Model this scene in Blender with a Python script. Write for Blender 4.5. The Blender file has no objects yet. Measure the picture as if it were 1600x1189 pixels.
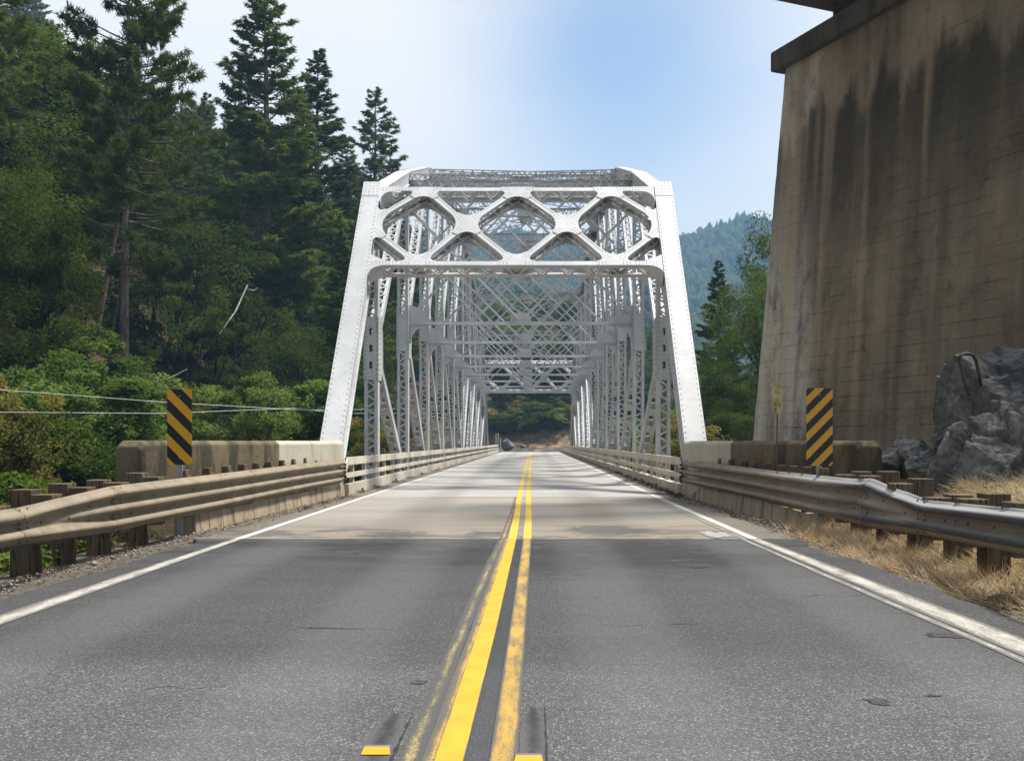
import bpy, bmesh, math, random
import numpy as np
from mathutils import Vector, Matrix, noise
from mathutils.geometry import tessellate_polygon

random.seed(7)
R = math.radians
sc = bpy.context.scene
COL = sc.collection
F, VX, VY, EYE = 1560.0, 835.0, 690.0, 1.15      # pixel focal length and horizon of the 1600 px photograph, eye height

# ------------------------------------------------------------------ camera
cam_d = bpy.data.cameras.new('camera')
cam_d.sensor_width = 36.0
cam_d.lens = 36.0 * F / 1600.0
cam_d.shift_x = (800.0 - VX) / 1600.0
cam_d.shift_y = (VY - 594.5) / 1600.0
cam_d.clip_start = 0.05
cam_d.clip_end = 6000.0
cam = bpy.data.objects.new('camera', cam_d)
cam.location = (0, 0, EYE)
cam.rotation_euler = (R(90), 0, 0)
COL.objects.link(cam)
sc.camera = cam

# ------------------------------------------------------------------ sky, sun, exposure
SUN = Vector((0.36, 0.16, 0.92)).normalized()
world = bpy.data.worlds.new('World')
sc.world = world
world.use_nodes = True
wn = world.node_tree
for n in list(wn.nodes):
    wn.nodes.remove(n)
def WN(t, **k):
    n = wn.nodes.new(t)
    for a, b in k.items():
        setattr(n, a, b)
    return n
w_out = WN('ShaderNodeOutputWorld')
w_bg = WN('ShaderNodeBackground')
w_bg.inputs['Strength'].default_value = 0.10
w_sky = WN('ShaderNodeTexSky', sky_type='NISHITA', sun_disc=False)
w_sky.sun_elevation = math.asin(SUN.z)
w_sky.sun_rotation = math.atan2(SUN.x, SUN.y)
w_sky.air_density = 1.0
w_sky.dust_density = 0.3
w_sky.ozone_density = 1.2
w_tc = WN('ShaderNodeTexCoord')
w_map = WN('ShaderNodeMapping')
w_map.inputs['Scale'].default_value = (1.5, 1.5, 3.2)
w_map.inputs['Location'].default_value = (0.3, 1.7, 0.2)
w_noise = WN('ShaderNodeTexNoise')
w_noise.inputs['Scale'].default_value = 0.9
w_noise.inputs['Detail'].default_value = 3.0
w_noise.inputs['Roughness'].default_value = 0.45
w_dot = WN('ShaderNodeVectorMath', operation='DOT_PRODUCT')
gap = Vector((0.075, 1.0, 0.40)).normalized()
w_dot.inputs[1].default_value = gap
w_ang = WN('ShaderNodeMath', operation='ARCCOSINE')
w_n2 = WN('ShaderNodeMath', operation='MULTIPLY_ADD')
w_n2.inputs[1].default_value = 0.30
w_n2.inputs[2].default_value = -0.15
w_add = WN('ShaderNodeMath', operation='ADD')
w_cr = WN('ShaderNodeMapRange', interpolation_type='SMOOTHSTEP')
w_cr.inputs['From Min'].default_value = 0.02
w_cr.inputs['From Max'].default_value = 0.235
w_cr.inputs['To Min'].default_value = 0.12
w_cr.inputs['To Max'].default_value = 0.97
w_mix = WN('ShaderNodeMix', data_type='RGBA')
w_mix.inputs[7].default_value = (6.75, 6.6, 6.35, 1)
wl = wn.links.new
wl(w_tc.outputs['Generated'], w_map.inputs['Vector'])
wl(w_map.outputs['Vector'], w_noise.inputs['Vector'])
w_nrm = WN('ShaderNodeVectorMath', operation='NORMALIZE')
wl(w_tc.outputs['Generated'], w_nrm.inputs[0])
wl(w_nrm.outputs['Vector'], w_dot.inputs[0])
wl(w_dot.outputs['Value'], w_ang.inputs[0])
wl(w_noise.outputs['Fac'], w_n2.inputs[0])
wl(w_ang.outputs['Value'], w_add.inputs[0])
wl(w_n2.outputs['Value'], w_add.inputs[1])
wl(w_add.outputs['Value'], w_cr.inputs['Value'])
# cloud cover thinned overhead and behind the camera to lower the fill light
w_brk = WN('ShaderNodeMapRange', interpolation_type='SMOOTHSTEP')
w_brk.inputs['From Min'].default_value = 0.40
w_brk.inputs['From Max'].default_value = 0.66
w_brk.inputs['To Min'].default_value = 0.38
w_brk.inputs['To Max'].default_value = 0.85
wl(w_noise.outputs['Fac'], w_brk.inputs['Value'])
w_far = WN('ShaderNodeMapRange', interpolation_type='SMOOTHSTEP')
w_far.inputs['From Min'].default_value = 0.55
w_far.inputs['From Max'].default_value = 1.05
wl(w_ang.outputs['Value'], w_far.inputs['Value'])
w_m2 = WN('ShaderNodeMix', data_type='FLOAT')
wl(w_far.outputs['Result'], w_m2.inputs[0])
wl(w_cr.outputs['Result'], w_m2.inputs[2])
wl(w_brk.outputs['Result'], w_m2.inputs[3])
wl(w_m2.outputs[0], w_mix.inputs[0])
wl(w_sky.outputs['Color'], w_mix.inputs[6])
wl(w_mix.outputs[2], w_bg.inputs['Color'])
wl(w_bg.outputs['Background'], w_out.inputs['Surface'])

sun_d = bpy.data.lights.new('sun', 'SUN')
sun_d.energy = 5.0
sun_d.angle = R(8.0)
sun_d.color = (1.0, 0.955, 0.89)
sun = bpy.data.objects.new('sun', sun_d)
sun.rotation_euler = SUN.to_track_quat('Z', 'Y').to_euler()
sun.location = (20, -10, 60)
COL.objects.link(sun)

sc.view_settings.view_transform = 'Standard'
sc.view_settings.look = 'None'
sc.view_settings.gamma = 1.0
sc.view_settings.use_curve_mapping = False
sc.view_settings.exposure = 0.80
sc.cycles.max_bounces = 6
sc.cycles.diffuse_bounces = 3
sc.cycles.glossy_bounces = 2
sc.cycles.transmission_bounces = 2
sc.cycles.transparent_max_bounces = 6
sc.cycles.volume_bounces = 0

# ------------------------------------------------------------------ materials
MATS = {}
class NT:
    def __init__(s, name, rough=0.7, metal=0.0, spec=0.3):
        s.m = bpy.data.materials.new(name)
        s.m.use_nodes = True
        s.t = s.m.node_tree
        s.b = s.t.nodes['Principled BSDF']
        s.b.inputs['Roughness'].default_value = rough
        s.b.inputs['Metallic'].default_value = metal
        s.b.inputs['Specular IOR Level'].default_value = spec
        MATS[name] = s.m
    def n(s, t, **k):
        n = s.t.nodes.new(t)
        for a, b in k.items():
            setattr(n, a, b)
        return n
    def l(s, a, b):
        s.t.links.new(a, b)
    def coord(s, which='Object', scale=(1, 1, 1), loc=(0, 0, 0), rot=(0, 0, 0)):
        tc = s.n('ShaderNodeTexCoord')
        mp = s.n('ShaderNodeMapping')
        mp.inputs['Scale'].default_value = scale
        mp.inputs['Location'].default_value = loc
        mp.inputs['Rotation'].default_value = rot
        s.l(tc.outputs[which], mp.inputs['Vector'])
        return mp.outputs['Vector']
    def world_pos(s, scale=(1, 1, 1), loc=(0, 0, 0)):
        g = s.n('ShaderNodeNewGeometry')
        mp = s.n('ShaderNodeMapping')
        mp.inputs['Scale'].default_value = scale
        mp.inputs['Location'].default_value = loc
        s.l(g.outputs['Position'], mp.inputs['Vector'])
        return mp.outputs['Vector']
    def noise(s, vec, scale=5.0, detail=4.0, rough=0.55, dist=0.0):
        n = s.n('ShaderNodeTexNoise')
        n.inputs['Scale'].default_value = scale
        n.inputs['Detail'].default_value = detail
        n.inputs['Roughness'].default_value = rough
        n.inputs['Distortion'].default_value = dist
        s.l(vec, n.inputs['Vector'])
        return n.outputs['Fac']
    def voro(s, vec, scale=5.0, feature='F1', out='Distance'):
        n = s.n('ShaderNodeTexVoronoi', feature=feature)
        n.inputs['Scale'].default_value = scale
        s.l(vec, n.inputs['Vector'])
        return n.outputs[out]
    def step(s, fac, a, b, lo=0.0, hi=1.0):
        n = s.n('ShaderNodeMapRange', interpolation_type='SMOOTHSTEP')
        n.inputs['From Min'].default_value = a
        n.inputs['From Max'].default_value = b
        n.inputs['To Min'].default_value = lo
        n.inputs['To Max'].default_value = hi
        s.l(fac, n.inputs['Value'])
        return n.outputs['Result']
    def mixc(s, fac, a, b):
        n = s.n('ShaderNodeMix', data_type='RGBA')
        for i, v in ((0, fac), (6, a), (7, b)):
            if isinstance(v, (tuple, list)):
                n.inputs[i].default_value = (*v, 1) if len(v) == 3 else v
            elif isinstance(v, (int, float)):
                n.inputs[i].default_value = v
            else:
                s.l(v, n.inputs[i])
        return n.outputs[2]
    def math(s, op, a, b=0.0, clamp=False):
        n = s.n('ShaderNodeMath', operation=op, use_clamp=clamp)
        for i, v in ((0, a), (1, b)):
            if isinstance(v, (int, float)):
                n.inputs[i].default_value = v
            else:
                s.l(v, n.inputs[i])
        return n.outputs[0]
    def color(s, c):
        if isinstance(c, (tuple, list)):
            s.b.inputs['Base Color'].default_value = (*c, 1)
        else:
            s.l(c, s.b.inputs['Base Color'])
    def bump(s, h, strength=0.3, dist=0.02):
        n = s.n('ShaderNodeBump')
        n.inputs['Strength'].default_value = strength
        n.inputs['Distance'].default_value = dist
        s.l(h, n.inputs['Height'])
        s.l(n.outputs['Normal'], s.b.inputs['Normal'])
    def attr(s, name):
        n = s.n('ShaderNodeAttribute')
        n.attribute_name = name
        return n
    def sep(s, vec):
        n = s.n('ShaderNodeSeparateXYZ')
        s.l(vec, n.inputs[0])
        return n.outputs

def m_paint():
    a = NT('bridge_paint', 0.45, 0.0, 0.4)
    v = a.world_pos()
    n1 = a.noise(v, 1.3, 5, 0.6)
    n2 = a.noise(a.world_pos((9, 9, 0.8)), 1.0, 5, 0.7)
    c = a.mixc(a.step(n1, 0.3, 0.7), (0.56, 0.565, 0.56), (0.45, 0.455, 0.45))
    c = a.mixc(a.step(n2, 0.55, 0.75, 0.0, 0.5), c, (0.27, 0.265, 0.245))
    n3 = a.noise(v, 22, 4, 0.7)
    c = a.mixc(a.step(n3, 0.64, 0.74, 0, 0.45), c, (0.27, 0.20, 0.14))
    a.color(c)
    a.bump(a.noise(v, 40, 2), 0.05, 0.01)
m_paint()
def m_rivet():
    a = NT('rivet_shade_dirt', 0.6)
    a.color((0.13, 0.13, 0.135))  # dark tone holds shading and dirt; rivets share the steel's own paint
m_rivet()
def m_galv():
    a = NT('guardrail_steel', 0.55, 0.0, 0.25)
    v = a.world_pos()
    st = a.noise(a.world_pos((0.6, 0.6, 9)), 1.6, 5, 0.6)
    n1 = a.noise(v, 3.0, 5, 0.65)
    c = a.mixc(a.step(n1, 0.3, 0.7), (0.27, 0.22, 0.155), (0.19, 0.155, 0.105))
    c = a.mixc(a.step(st, 0.52, 0.72, 0, 0.5), c, (0.25, 0.17, 0.10))
    c = a.mixc(a.step(a.noise(v, 60, 3, 0.7), 0.62, 0.75, 0, 0.4), c, (0.20, 0.15, 0.10))
    at = a.attr('scuff')
    sepc = a.n('ShaderNodeSeparateColor')
    a.l(at.outputs['Color'], sepc.inputs[0])
    streak = a.noise(a.world_pos((2.2, 2.2, 60)), 1.0, 4, 0.7)
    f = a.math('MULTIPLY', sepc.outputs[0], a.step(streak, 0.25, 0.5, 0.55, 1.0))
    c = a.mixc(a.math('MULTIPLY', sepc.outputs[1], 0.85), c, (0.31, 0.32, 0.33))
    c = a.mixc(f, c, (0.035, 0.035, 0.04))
    a.color(c)
    a.bump(a.noise(v, 25, 3), 0.12, 0.01)
m_galv()
def m_bolt():
    a = NT('rusty_bolt', 0.7)
    v = a.world_pos()
    a.color(a.mixc(a.noise(v, 30), (0.05, 0.035, 0.03), (0.14, 0.08, 0.05)))
m_bolt()
def m_concrete(name, base, dark, stain, speck=0.5, stain_lo=0.52, stain_hi=0.70, streak_scale=(3, 3, 0.5), bump=0.35, boards=0.0, strength=0.8):
    a = NT(name, 0.88, 0, 0.2)
    v = a.world_pos()
    n1 = a.noise(v, 0.9, 6, 0.6)
    n2 = a.noise(v, 14, 5, 0.7)
    n3 = a.noise(a.world_pos(streak_scale), 1.0, 6, 0.65)
    c = a.mixc(a.step(n1, 0.3, 0.7), base, dark)
    c = a.mixc(a.step(n2, 0.52, 0.75, 0, speck), c, tuple(x * 0.55 for x in dark))
    c = a.mixc(a.step(n3, stain_lo, stain_hi, 0, strength), c, stain)
    a.color(c)
    h = a.math('ADD', a.noise(v, 9, 6, 0.7), a.math('MULTIPLY', a.noise(v, 60, 3, 0.7), 0.4))
    a.bump(h, bump, 0.02)
    return a
m_concrete('curb_concrete', (0.50, 0.46, 0.37), (0.40, 0.36, 0.28), (0.20, 0.16, 0.11), 0.35, 0.56, 0.74, (2.5, 2.5, 0.5))
m_concrete('rail_paint', (0.60, 0.56, 0.47), (0.52, 0.47, 0.38), (0.33, 0.25, 0.16), 0.2, 0.58, 0.78, (3, 1.2, 0.6), 0.08)
m_concrete('parapet_concrete', (0.36, 0.31, 0.22), (0.23, 0.19, 0.13), (0.09, 0.075, 0.05), 0.7, 0.42, 0.62, (1.4, 1.4, 0.35), 0.6)
m_concrete('parapet_shaded_concrete', (0.185, 0.145, 0.085), (0.12, 0.093, 0.055), (0.035, 0.034, 0.022), 0.8, 0.44, 0.6, (2.2, 2.2, 0.7), 0.8)
m_concrete('formed_base_concrete', (0.42, 0.35, 0.25), (0.33, 0.26, 0.17), (0.15, 0.11, 0.07), 0.5, 0.48, 0.66, (5, 5, 0.35), 0.5)

def m_pier():
    a = NT('pier_concrete', 0.92, 0, 0.15)
    v = a.coord('Object')
    s = a.sep(v)
    u, z = s[1], s[2]          # u: along the face, 0 at the far corner and growing towards the camera
    n1 = a.noise(v, 0.5, 6, 0.6)
    n2 = a.noise(v, 7, 6, 0.7)
    c = a.mixc(a.step(n1, 0.3, 0.7), (0.31, 0.255, 0.17), (0.20, 0.162, 0.105))
    # clean far strip with darker blotches
    far = a.step(a.math('ADD', u, a.math('MULTIPLY', a.noise(a.coord('Object', (1, 1, .3)), 1.2), 0.8)), 2.0, 2.6, 1.0, 0.0)
    c = a.mixc(a.math('MULTIPLY', far, 0.85), c, (0.50, 0.46, 0.38))
    blot = a.noise(a.coord('Object', (1, 1, 0.6)), 1.9, 7, 0.72)
    c = a.mixc(a.step(blot, 0.47, 0.68, 0, 0.75), c, (0.11, 0.10, 0.075))
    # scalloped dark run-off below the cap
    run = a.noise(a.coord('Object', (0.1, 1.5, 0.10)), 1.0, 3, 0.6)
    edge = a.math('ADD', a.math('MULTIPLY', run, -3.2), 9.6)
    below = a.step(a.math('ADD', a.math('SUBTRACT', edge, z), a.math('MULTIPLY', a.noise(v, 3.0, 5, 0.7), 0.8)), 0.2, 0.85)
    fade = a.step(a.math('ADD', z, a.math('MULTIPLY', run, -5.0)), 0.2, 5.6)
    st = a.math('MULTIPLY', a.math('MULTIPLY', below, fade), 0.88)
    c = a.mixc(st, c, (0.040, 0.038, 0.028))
    streak = a.noise(a.coord('Object', (0.2, 2.0, 0.12), (3, 8, 1)), 1.0, 5, 0.6)
    c = a.mixc(a.step(streak, 0.48, 0.72, 0, 0.65), c, (0.09, 0.08, 0.057))
    warm = a.noise(a.coord('Object', (0.2, 1.3, 0.07), (9, 2, 5)), 1.0, 3, 0.5)
    c = a.mixc(a.step(warm, 0.54, 0.66, 0, 0.5), c, (0.38, 0.29, 0.19))
    # form lines between the boards, and pour lines every metre or so
    bl = a.n('ShaderNodeTexWave', wave_type='BANDS', bands_direction='Z', wave_profile='SAW')
    a.l(a.coord('Object', (1, 0.04, 1)), bl.inputs['Vector'])
    bl.inputs['Scale'].default_value = 1.1
    bl.inputs['Distortion'].default_value = 0.7
    bl.inputs['Detail'].default_value = 3
    fine = a.step(bl.outputs['Fac'], 0.0, 0.09)
    wear = a.step(a.noise(v, 1.4, 5, 0.7), 0.34, 0.66)
    line = a.math('MULTIPLY', a.math('SUBTRACT', 1.0, fine), wear)
    c = a.mixc(a.math('MULTIPLY', line, 0.15), c, (0.07, 0.06, 0.045))
    c = a.mixc(a.step(n2, 0.60, 0.75, 0, 0.6), c, (0.06, 0.05, 0.035))
    a.color(c)
    h = a.math('ADD', a.math('MULTIPLY', n2, 0.7), a.math('MULTIPLY', line, -0.35))
    h = a.math('ADD', h, a.math('MULTIPLY', a.noise(v, 1.3, 5, 0.7), 0.8))
    a.bump(h, 0.8, 0.05)
m_pier()
m_concrete('cap_concrete', (0.13, 0.125, 0.105), (0.085, 0.08, 0.065), (0.04, 0.04, 0.032), 0.5, 0.45, 0.65, (2, 2, .4), 0.4)
def m_dark_steel():
    a = NT('weathered_steel', 0.7)
    v = a.world_pos()
    a.color(a.mixc(a.noise(v, 3, 5), (0.05, 0.045, 0.04), (0.11, 0.085, 0.065)))
m_dark_steel()

def stains(a, v, s, c, spots, col, strength=0.8):
    """old oil and tar stains: ragged ellipses (x, y, rx, ry)"""
    rag = a.noise(a.world_pos((1.2, 1.6, 1)), 2.6, 7, 0.75)
    for (x, y, rx, ry) in spots:
        dx = a.math('DIVIDE', a.math('SUBTRACT', s[0], x), rx)
        dy = a.math('DIVIDE', a.math('SUBTRACT', s[1], y), ry)
        d = a.math('SQRT', a.math('ADD', a.math('MULTIPLY', dx, dx), a.math('MULTIPLY', dy, dy)))
        m = a.math('ADD', a.math('SUBTRACT', 1.0, d), a.math('MULTIPLY', a.math('SUBTRACT', rag, 0.5), 3.2))
        c = a.mixc(a.step(m, 0.0, 0.5, 0, strength), c, col)
    return c
def m_asphalt():
    a = NT('asphalt', 0.82, 0, 0.25)
    v = a.world_pos()
    n1 = a.noise(v, 0.45, 5, 0.6)
    n2 = a.noise(a.world_pos((0.35, 1.5, 1)), 1.1, 6, 0.7, 0.4)
    c = a.mixc(a.step(n1, 0.3, 0.7), (0.078, 0.078, 0.075), (0.058, 0.058, 0.057))
    c = a.mixc(a.step(a.noise(v, 45, 3, 0.7), 0.35, 0.7, 0, 0.75), c, (0.034, 0.034, 0.035))
    vo = a.n('ShaderNodeTexVoronoi', feature='F1')
    vo.inputs['Scale'].default_value = 75
    a.l(v, vo.inputs['Vector'])
    cs = a.n('ShaderNodeSeparateColor')
    a.l(vo.outputs['Color'], cs.inputs[0])
    chip = a.math('MULTIPLY', a.step(cs.outputs[0], 0.74, 0.86), a.step(vo.outputs['Distance'], 0.32, 0.5, 1, 0))
    c = a.mixc(a.math('MULTIPLY', chip, 0.75), c, (0.26, 0.26, 0.26))
    vo2 = a.n('ShaderNodeTexVoronoi', feature='F1')
    vo2.inputs['Scale'].default_value = 190
    a.l(v, vo2.inputs['Vector'])
    cs2 = a.n('ShaderNodeSeparateColor')
    a.l(vo2.outputs['Color'], cs2.inputs[0])
    c = a.mixc(a.step(cs2.outputs[1], 0.6, 0.95, 0, 0.5), c, (0.22, 0.22, 0.225))
    # tar blotches and oil marks
    s = a.sep(v)
    near_joint = a.step(s[1], 8.0, 11.0)
    blot = a.math('MULTIPLY', a.step(n2, 0.49, 0.57), a.math('ADD', a.math('MULTIPLY', near_joint, 0.65), 0.12))
    tarb = blot
    # sealed strip between the yellow lines
    xx = a.math('ABSOLUTE', a.math('ADD', s[0], 0.19))
    seal = a.math('MULTIPLY', a.step(xx, 0.075, 0.11, 1, 0), 0.8)
    c = a.mixc(seal, c, (0.05, 0.052, 0.056))
    # shade of the overhead span, painted into the asphalt before the bridge
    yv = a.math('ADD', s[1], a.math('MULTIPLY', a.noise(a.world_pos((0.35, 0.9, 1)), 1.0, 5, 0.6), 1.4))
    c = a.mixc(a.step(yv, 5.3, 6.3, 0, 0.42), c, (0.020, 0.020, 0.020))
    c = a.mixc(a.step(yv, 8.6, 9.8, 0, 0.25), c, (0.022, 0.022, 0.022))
    c = a.mixc(tarb, c, (0.020, 0.020, 0.021))
    c = stains(a, v, s, c, ((1.1, 10.4, 1.1, 1.5), (1.9, 9.9, 0.7, 0.7), (-1.6, 10.9, 0.9, 0.8), (-0.75, 10.2, 0.5, 1.3), (0.25, 9.6, 0.5, 1.4)), (0.022, 0.022, 0.023), 0.72)
    # wheel tracks a little paler
    wt = a.n('ShaderNodeTexWave', wave_type='BANDS', bands_direction='X')
    wt.inputs['Scale'].default_value = 0.19
    wt.inputs['Phase Offset'].default_value = 1.1
    a.l(v, wt.inputs['Vector'])
    c = a.mixc(a.step(wt.outputs['Fac'], 0.4, 1.0, 0, 0.18), c, (0.17, 0.17, 0.17))
    a.color(c)
    h = a.math('ADD', a.noise(v, 70, 3, 0.7), a.math('MULTIPLY', vo.outputs['Distance'], -0.7))
    a.bump(h, 0.55, 0.012)
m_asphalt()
def m_deck(name, base, dark, tan):
    a = NT(name, 0.8, 0, 0.25)
    v = a.world_pos()
    s = a.sep(v)
    n1 = a.noise(a.world_pos((0.5, 1.6, 1)), 0.7, 6, 0.65, 0.5)
    c = a.mixc(a.step(n1, 0.32, 0.68), base, dark)
    c = a.mixc(a.step(a.noise(v, 0.45, 4, 0.6), 0.42, 0.66, 0, 0.75), c, tan)
    c = a.mixc(a.step(a.math('ADD', s[1], a.math('MULTIPLY', n1, 3.0)), 14.5, 18.5, 0.75, 0), c, tuple(x * 0.72 for x in tan))
    c = a.mixc(a.step(a.noise(v, 40, 4, 0.75), 0.5, 0.75, 0, 0.5), c, tuple(x * 0.55 for x in dark))
    # grime against the kerbs
    d = a.math('ABSOLUTE', a.math('ADD', s[0], 0.455))
    g = a.step(a.math('ADD', d, a.math('MULTIPLY', a.noise(v, 2.5, 5, 0.7), 0.25)), 3.18, 3.30, 0, 0.9)
    c = a.mixc(g, c, a.mixc(a.noise(v, 30, 4, 0.8), (0.05, 0.045, 0.04), (0.19, 0.165, 0.13)))
    # wheel paths and oil in lane centres
    ln = a.math('ABSOLUTE', a.math('SUBTRACT', d, 1.45))
    c = a.mixc(a.step(ln, 0.1, 0.55, 0.32, 0), c, tuple(x * 0.45 for x in dark))
    tar = a.noise(a.world_pos((0.8, 2.2, 1), (3, 5, 0)), 0.75, 6, 0.75, 0.5)
    nearj = a.step(s[1], 12.5, 14.5, 1, 0)
    c = a.mixc(a.math('MULTIPLY', a.step(tar, 0.50, 0.57), a.math('MULTIPLY', nearj, 0.8)), c, (0.07, 0.068, 0.065))
    c = stains(a, v, s, c, ((0.95, 13.0, 0.75, 0.9), (-1.75, 12.4, 0.45, 0.6), (-0.6, 12.6, 0.3, 0.4)), (0.06, 0.058, 0.055), 0.8)
    a.color(c)
    a.bump(a.noise(v, 30, 4, 0.7), 0.25, 0.01)
m_deck('approach_slab_concrete', (0.285, 0.268, 0.238), (0.215, 0.197, 0.168), (0.25, 0.212, 0.162))
m_deck('deck_concrete', (0.34, 0.335, 0.32), (0.265, 0.26, 0.248), (0.30, 0.28, 0.24))

def m_line(name, col, under, wear_lo, wear_hi, fine=120, edge=True):
    a = NT(name, 0.7, 0, 0.3)
    v = a.world_pos()
    n = a.noise(v, fine, 3, 0.8)
    n2 = a.noise(a.world_pos((1, 0.25, 1)), 9, 5, 0.75)
    t = a.math('ADD', a.math('MULTIPLY', n, 0.55), a.math('MULTIPLY', n2, 0.45))
    if edge:
        at = a.attr('edge')
        cs = a.n('ShaderNodeSeparateColor')
        a.l(at.outputs['Color'], cs.inputs[0])
        t = a.math('SUBTRACT', t, a.math('MULTIPLY', cs.outputs[0], 0.22))
    cov = a.step(t, wear_lo, wear_hi)
    n3 = a.noise(v, 6, 4, 0.6)
    cc = a.mixc(a.step(n3, 0.3, 0.7), col, tuple(x * 0.84 for x in col))
    a.color(a.mixc(cov, under, cc))
m_line('yellow_paint', (0.50, 0.305, 0.022), (0.13, 0.11, 0.06), 0.31, 0.42)
m_line('old_yellow_paint', (0.46, 0.28, 0.05), (0.085, 0.078, 0.065), 0.38, 0.56)
m_line('ghost_yellow_paint', (0.36, 0.28, 0.11), (0.062, 0.061, 0.058), 0.44, 0.60)
m_line('white_paint', (0.40, 0.38, 0.33), (0.12, 0.115, 0.10), 0.40, 0.50)
m_line('worn_white_paint', (0.42, 0.40, 0.35), (0.11, 0.108, 0.10), 0.42, 0.58)
m_line('deck_white_paint', (0.54, 0.52, 0.47), (0.32, 0.31, 0.29), 0.34, 0.48)
m_line('deck_yellow_paint', (0.58, 0.38, 0.04), (0.30, 0.27, 0.2), 0.26, 0.40)

def simple(name, col, rough=0.7, metal=0.0, var=0.25, scale=6.0, spec=0.3, bump=0.0):
    a = NT(name, rough, metal, spec)
    v = a.coord('Object')
    a.color(a.mixc(a.step(a.noise(v, scale, 5, 0.65), 0.3, 0.7), col, tuple(x * (1 - var) for x in col)))
    if bump:
        a.bump(a.noise(v, scale * 4, 4, 0.7), bump, 0.02)
    return a
simple('tar', (0.018, 0.018, 0.019), 0.6)
def m_patched():
    a = NT('patched_asphalt', 0.9, 0, 0.2)
    v = a.world_pos()
    c = a.mixc(a.step(a.noise(v, 60, 4, 0.8), 0.36, 0.62), (0.028, 0.028, 0.029), (0.085, 0.085, 0.086))
    c = a.mixc(a.step(a.noise(v, 130, 3, 0.8), 0.58, 0.66, 0, 0.8), c, (0.20, 0.20, 0.20))
    a.color(c)
    a.bump(a.noise(v, 70, 4, 0.8), 0.9, 0.015)
m_patched()
simple('joint_filler', (0.03, 0.028, 0.026), 0.9)
simple('reflector_amber', (0.85, 0.36, 0.01), 0.25, 0, 0.1, 5, 0.6)
simple('reflector_body', (0.16, 0.13, 0.17), 0.5)
simple('sign_back_steel', (0.35, 0.36, 0.37), 0.5, 0.4)
simple('post_rust', (0.17, 0.11, 0.08), 0.8, 0.1)
simple('patch_white', (0.30, 0.30, 0.29), 0.8, 0, 0.3, 12)
simple('wire_metal', (0.62, 0.64, 0.66), 0.4, 0.0)
simple('pipe_rust', (0.085, 0.06, 0.055), 0.7, 0.1, 0.5, 9)
simple('print_black', (0.03, 0.028, 0.02), 0.8)
simple('dead_wood', (0.50, 0.47, 0.42), 0.8, 0, 0.4, 5)
simple('bark_debris', (0.10, 0.06, 0.035), 0.9, 0, 0.5, 20)
simple('pale_boulder', (0.20, 0.20, 0.195), 0.9, 0, 0.45, 3, 0.2, 0.6)

def m_wood():
    a = NT('post_timber', 0.9, 0, 0.15)
    v = a.coord('Object', (14, 14, 0.9))
    n = a.noise(v, 1.0, 6, 0.7)
    oi = a.n('ShaderNodeObjectInfo')
    c = a.mixc(a.step(n, 0.3, 0.7), (0.20, 0.135, 0.07), (0.085, 0.055, 0.032))
    c = a.mixc(a.step(a.noise(a.coord('Object'), 2.5, 5, 0.7), 0.42, 0.62, 0, 0.7), c, (0.16, 0.14, 0.10))
    c = a.mixc(a.math('MULTIPLY', oi.outputs['Random'], 0.5), c, (0.05, 0.038, 0.028))
    crack = a.step(a.noise(a.coord('Object', (9, 9, 0.35), (2, 0, 0)), 1.0, 3, 0.6), 0.485, 0.505)
    crack2 = a.step(a.noise(a.coord('Object', (9, 9, 0.35), (2, 0, 0)), 1.0, 3, 0.6), 0.505, 0.525, 1, 0)
    cr = a.math('MULTIPLY', crack, crack2)
    c = a.mixc(a.math('MULTIPLY', cr, 0.8), c, (0.015, 0.01, 0.008))
    a.color(c)
    a.bump(a.math('SUBTRACT', n, cr), 0.5, 0.02)
m_wood()
def m_bark(name, c1, c2, sc_=(5, 5, 1.2)):
    a = NT(name, 0.95, 0, 0.1)
    v = a.coord('Object', sc_)
    n = a.noise(v, 1.3, 6, 0.75, 0.4)
    a.color(a.mixc(a.step(n, 0.36, 0.64), c1, c2))
    a.bump(n, 0.9, 0.08)
m_bark('pine_bark', (0.24, 0.18, 0.145), (0.085, 0.062, 0.052))
m_bark('red_bark', (0.27, 0.165, 0.105), (0.11, 0.068, 0.045))
m_bark('oak_bark', (0.035, 0.03, 0.026), (0.014, 0.012, 0.011))

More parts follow.
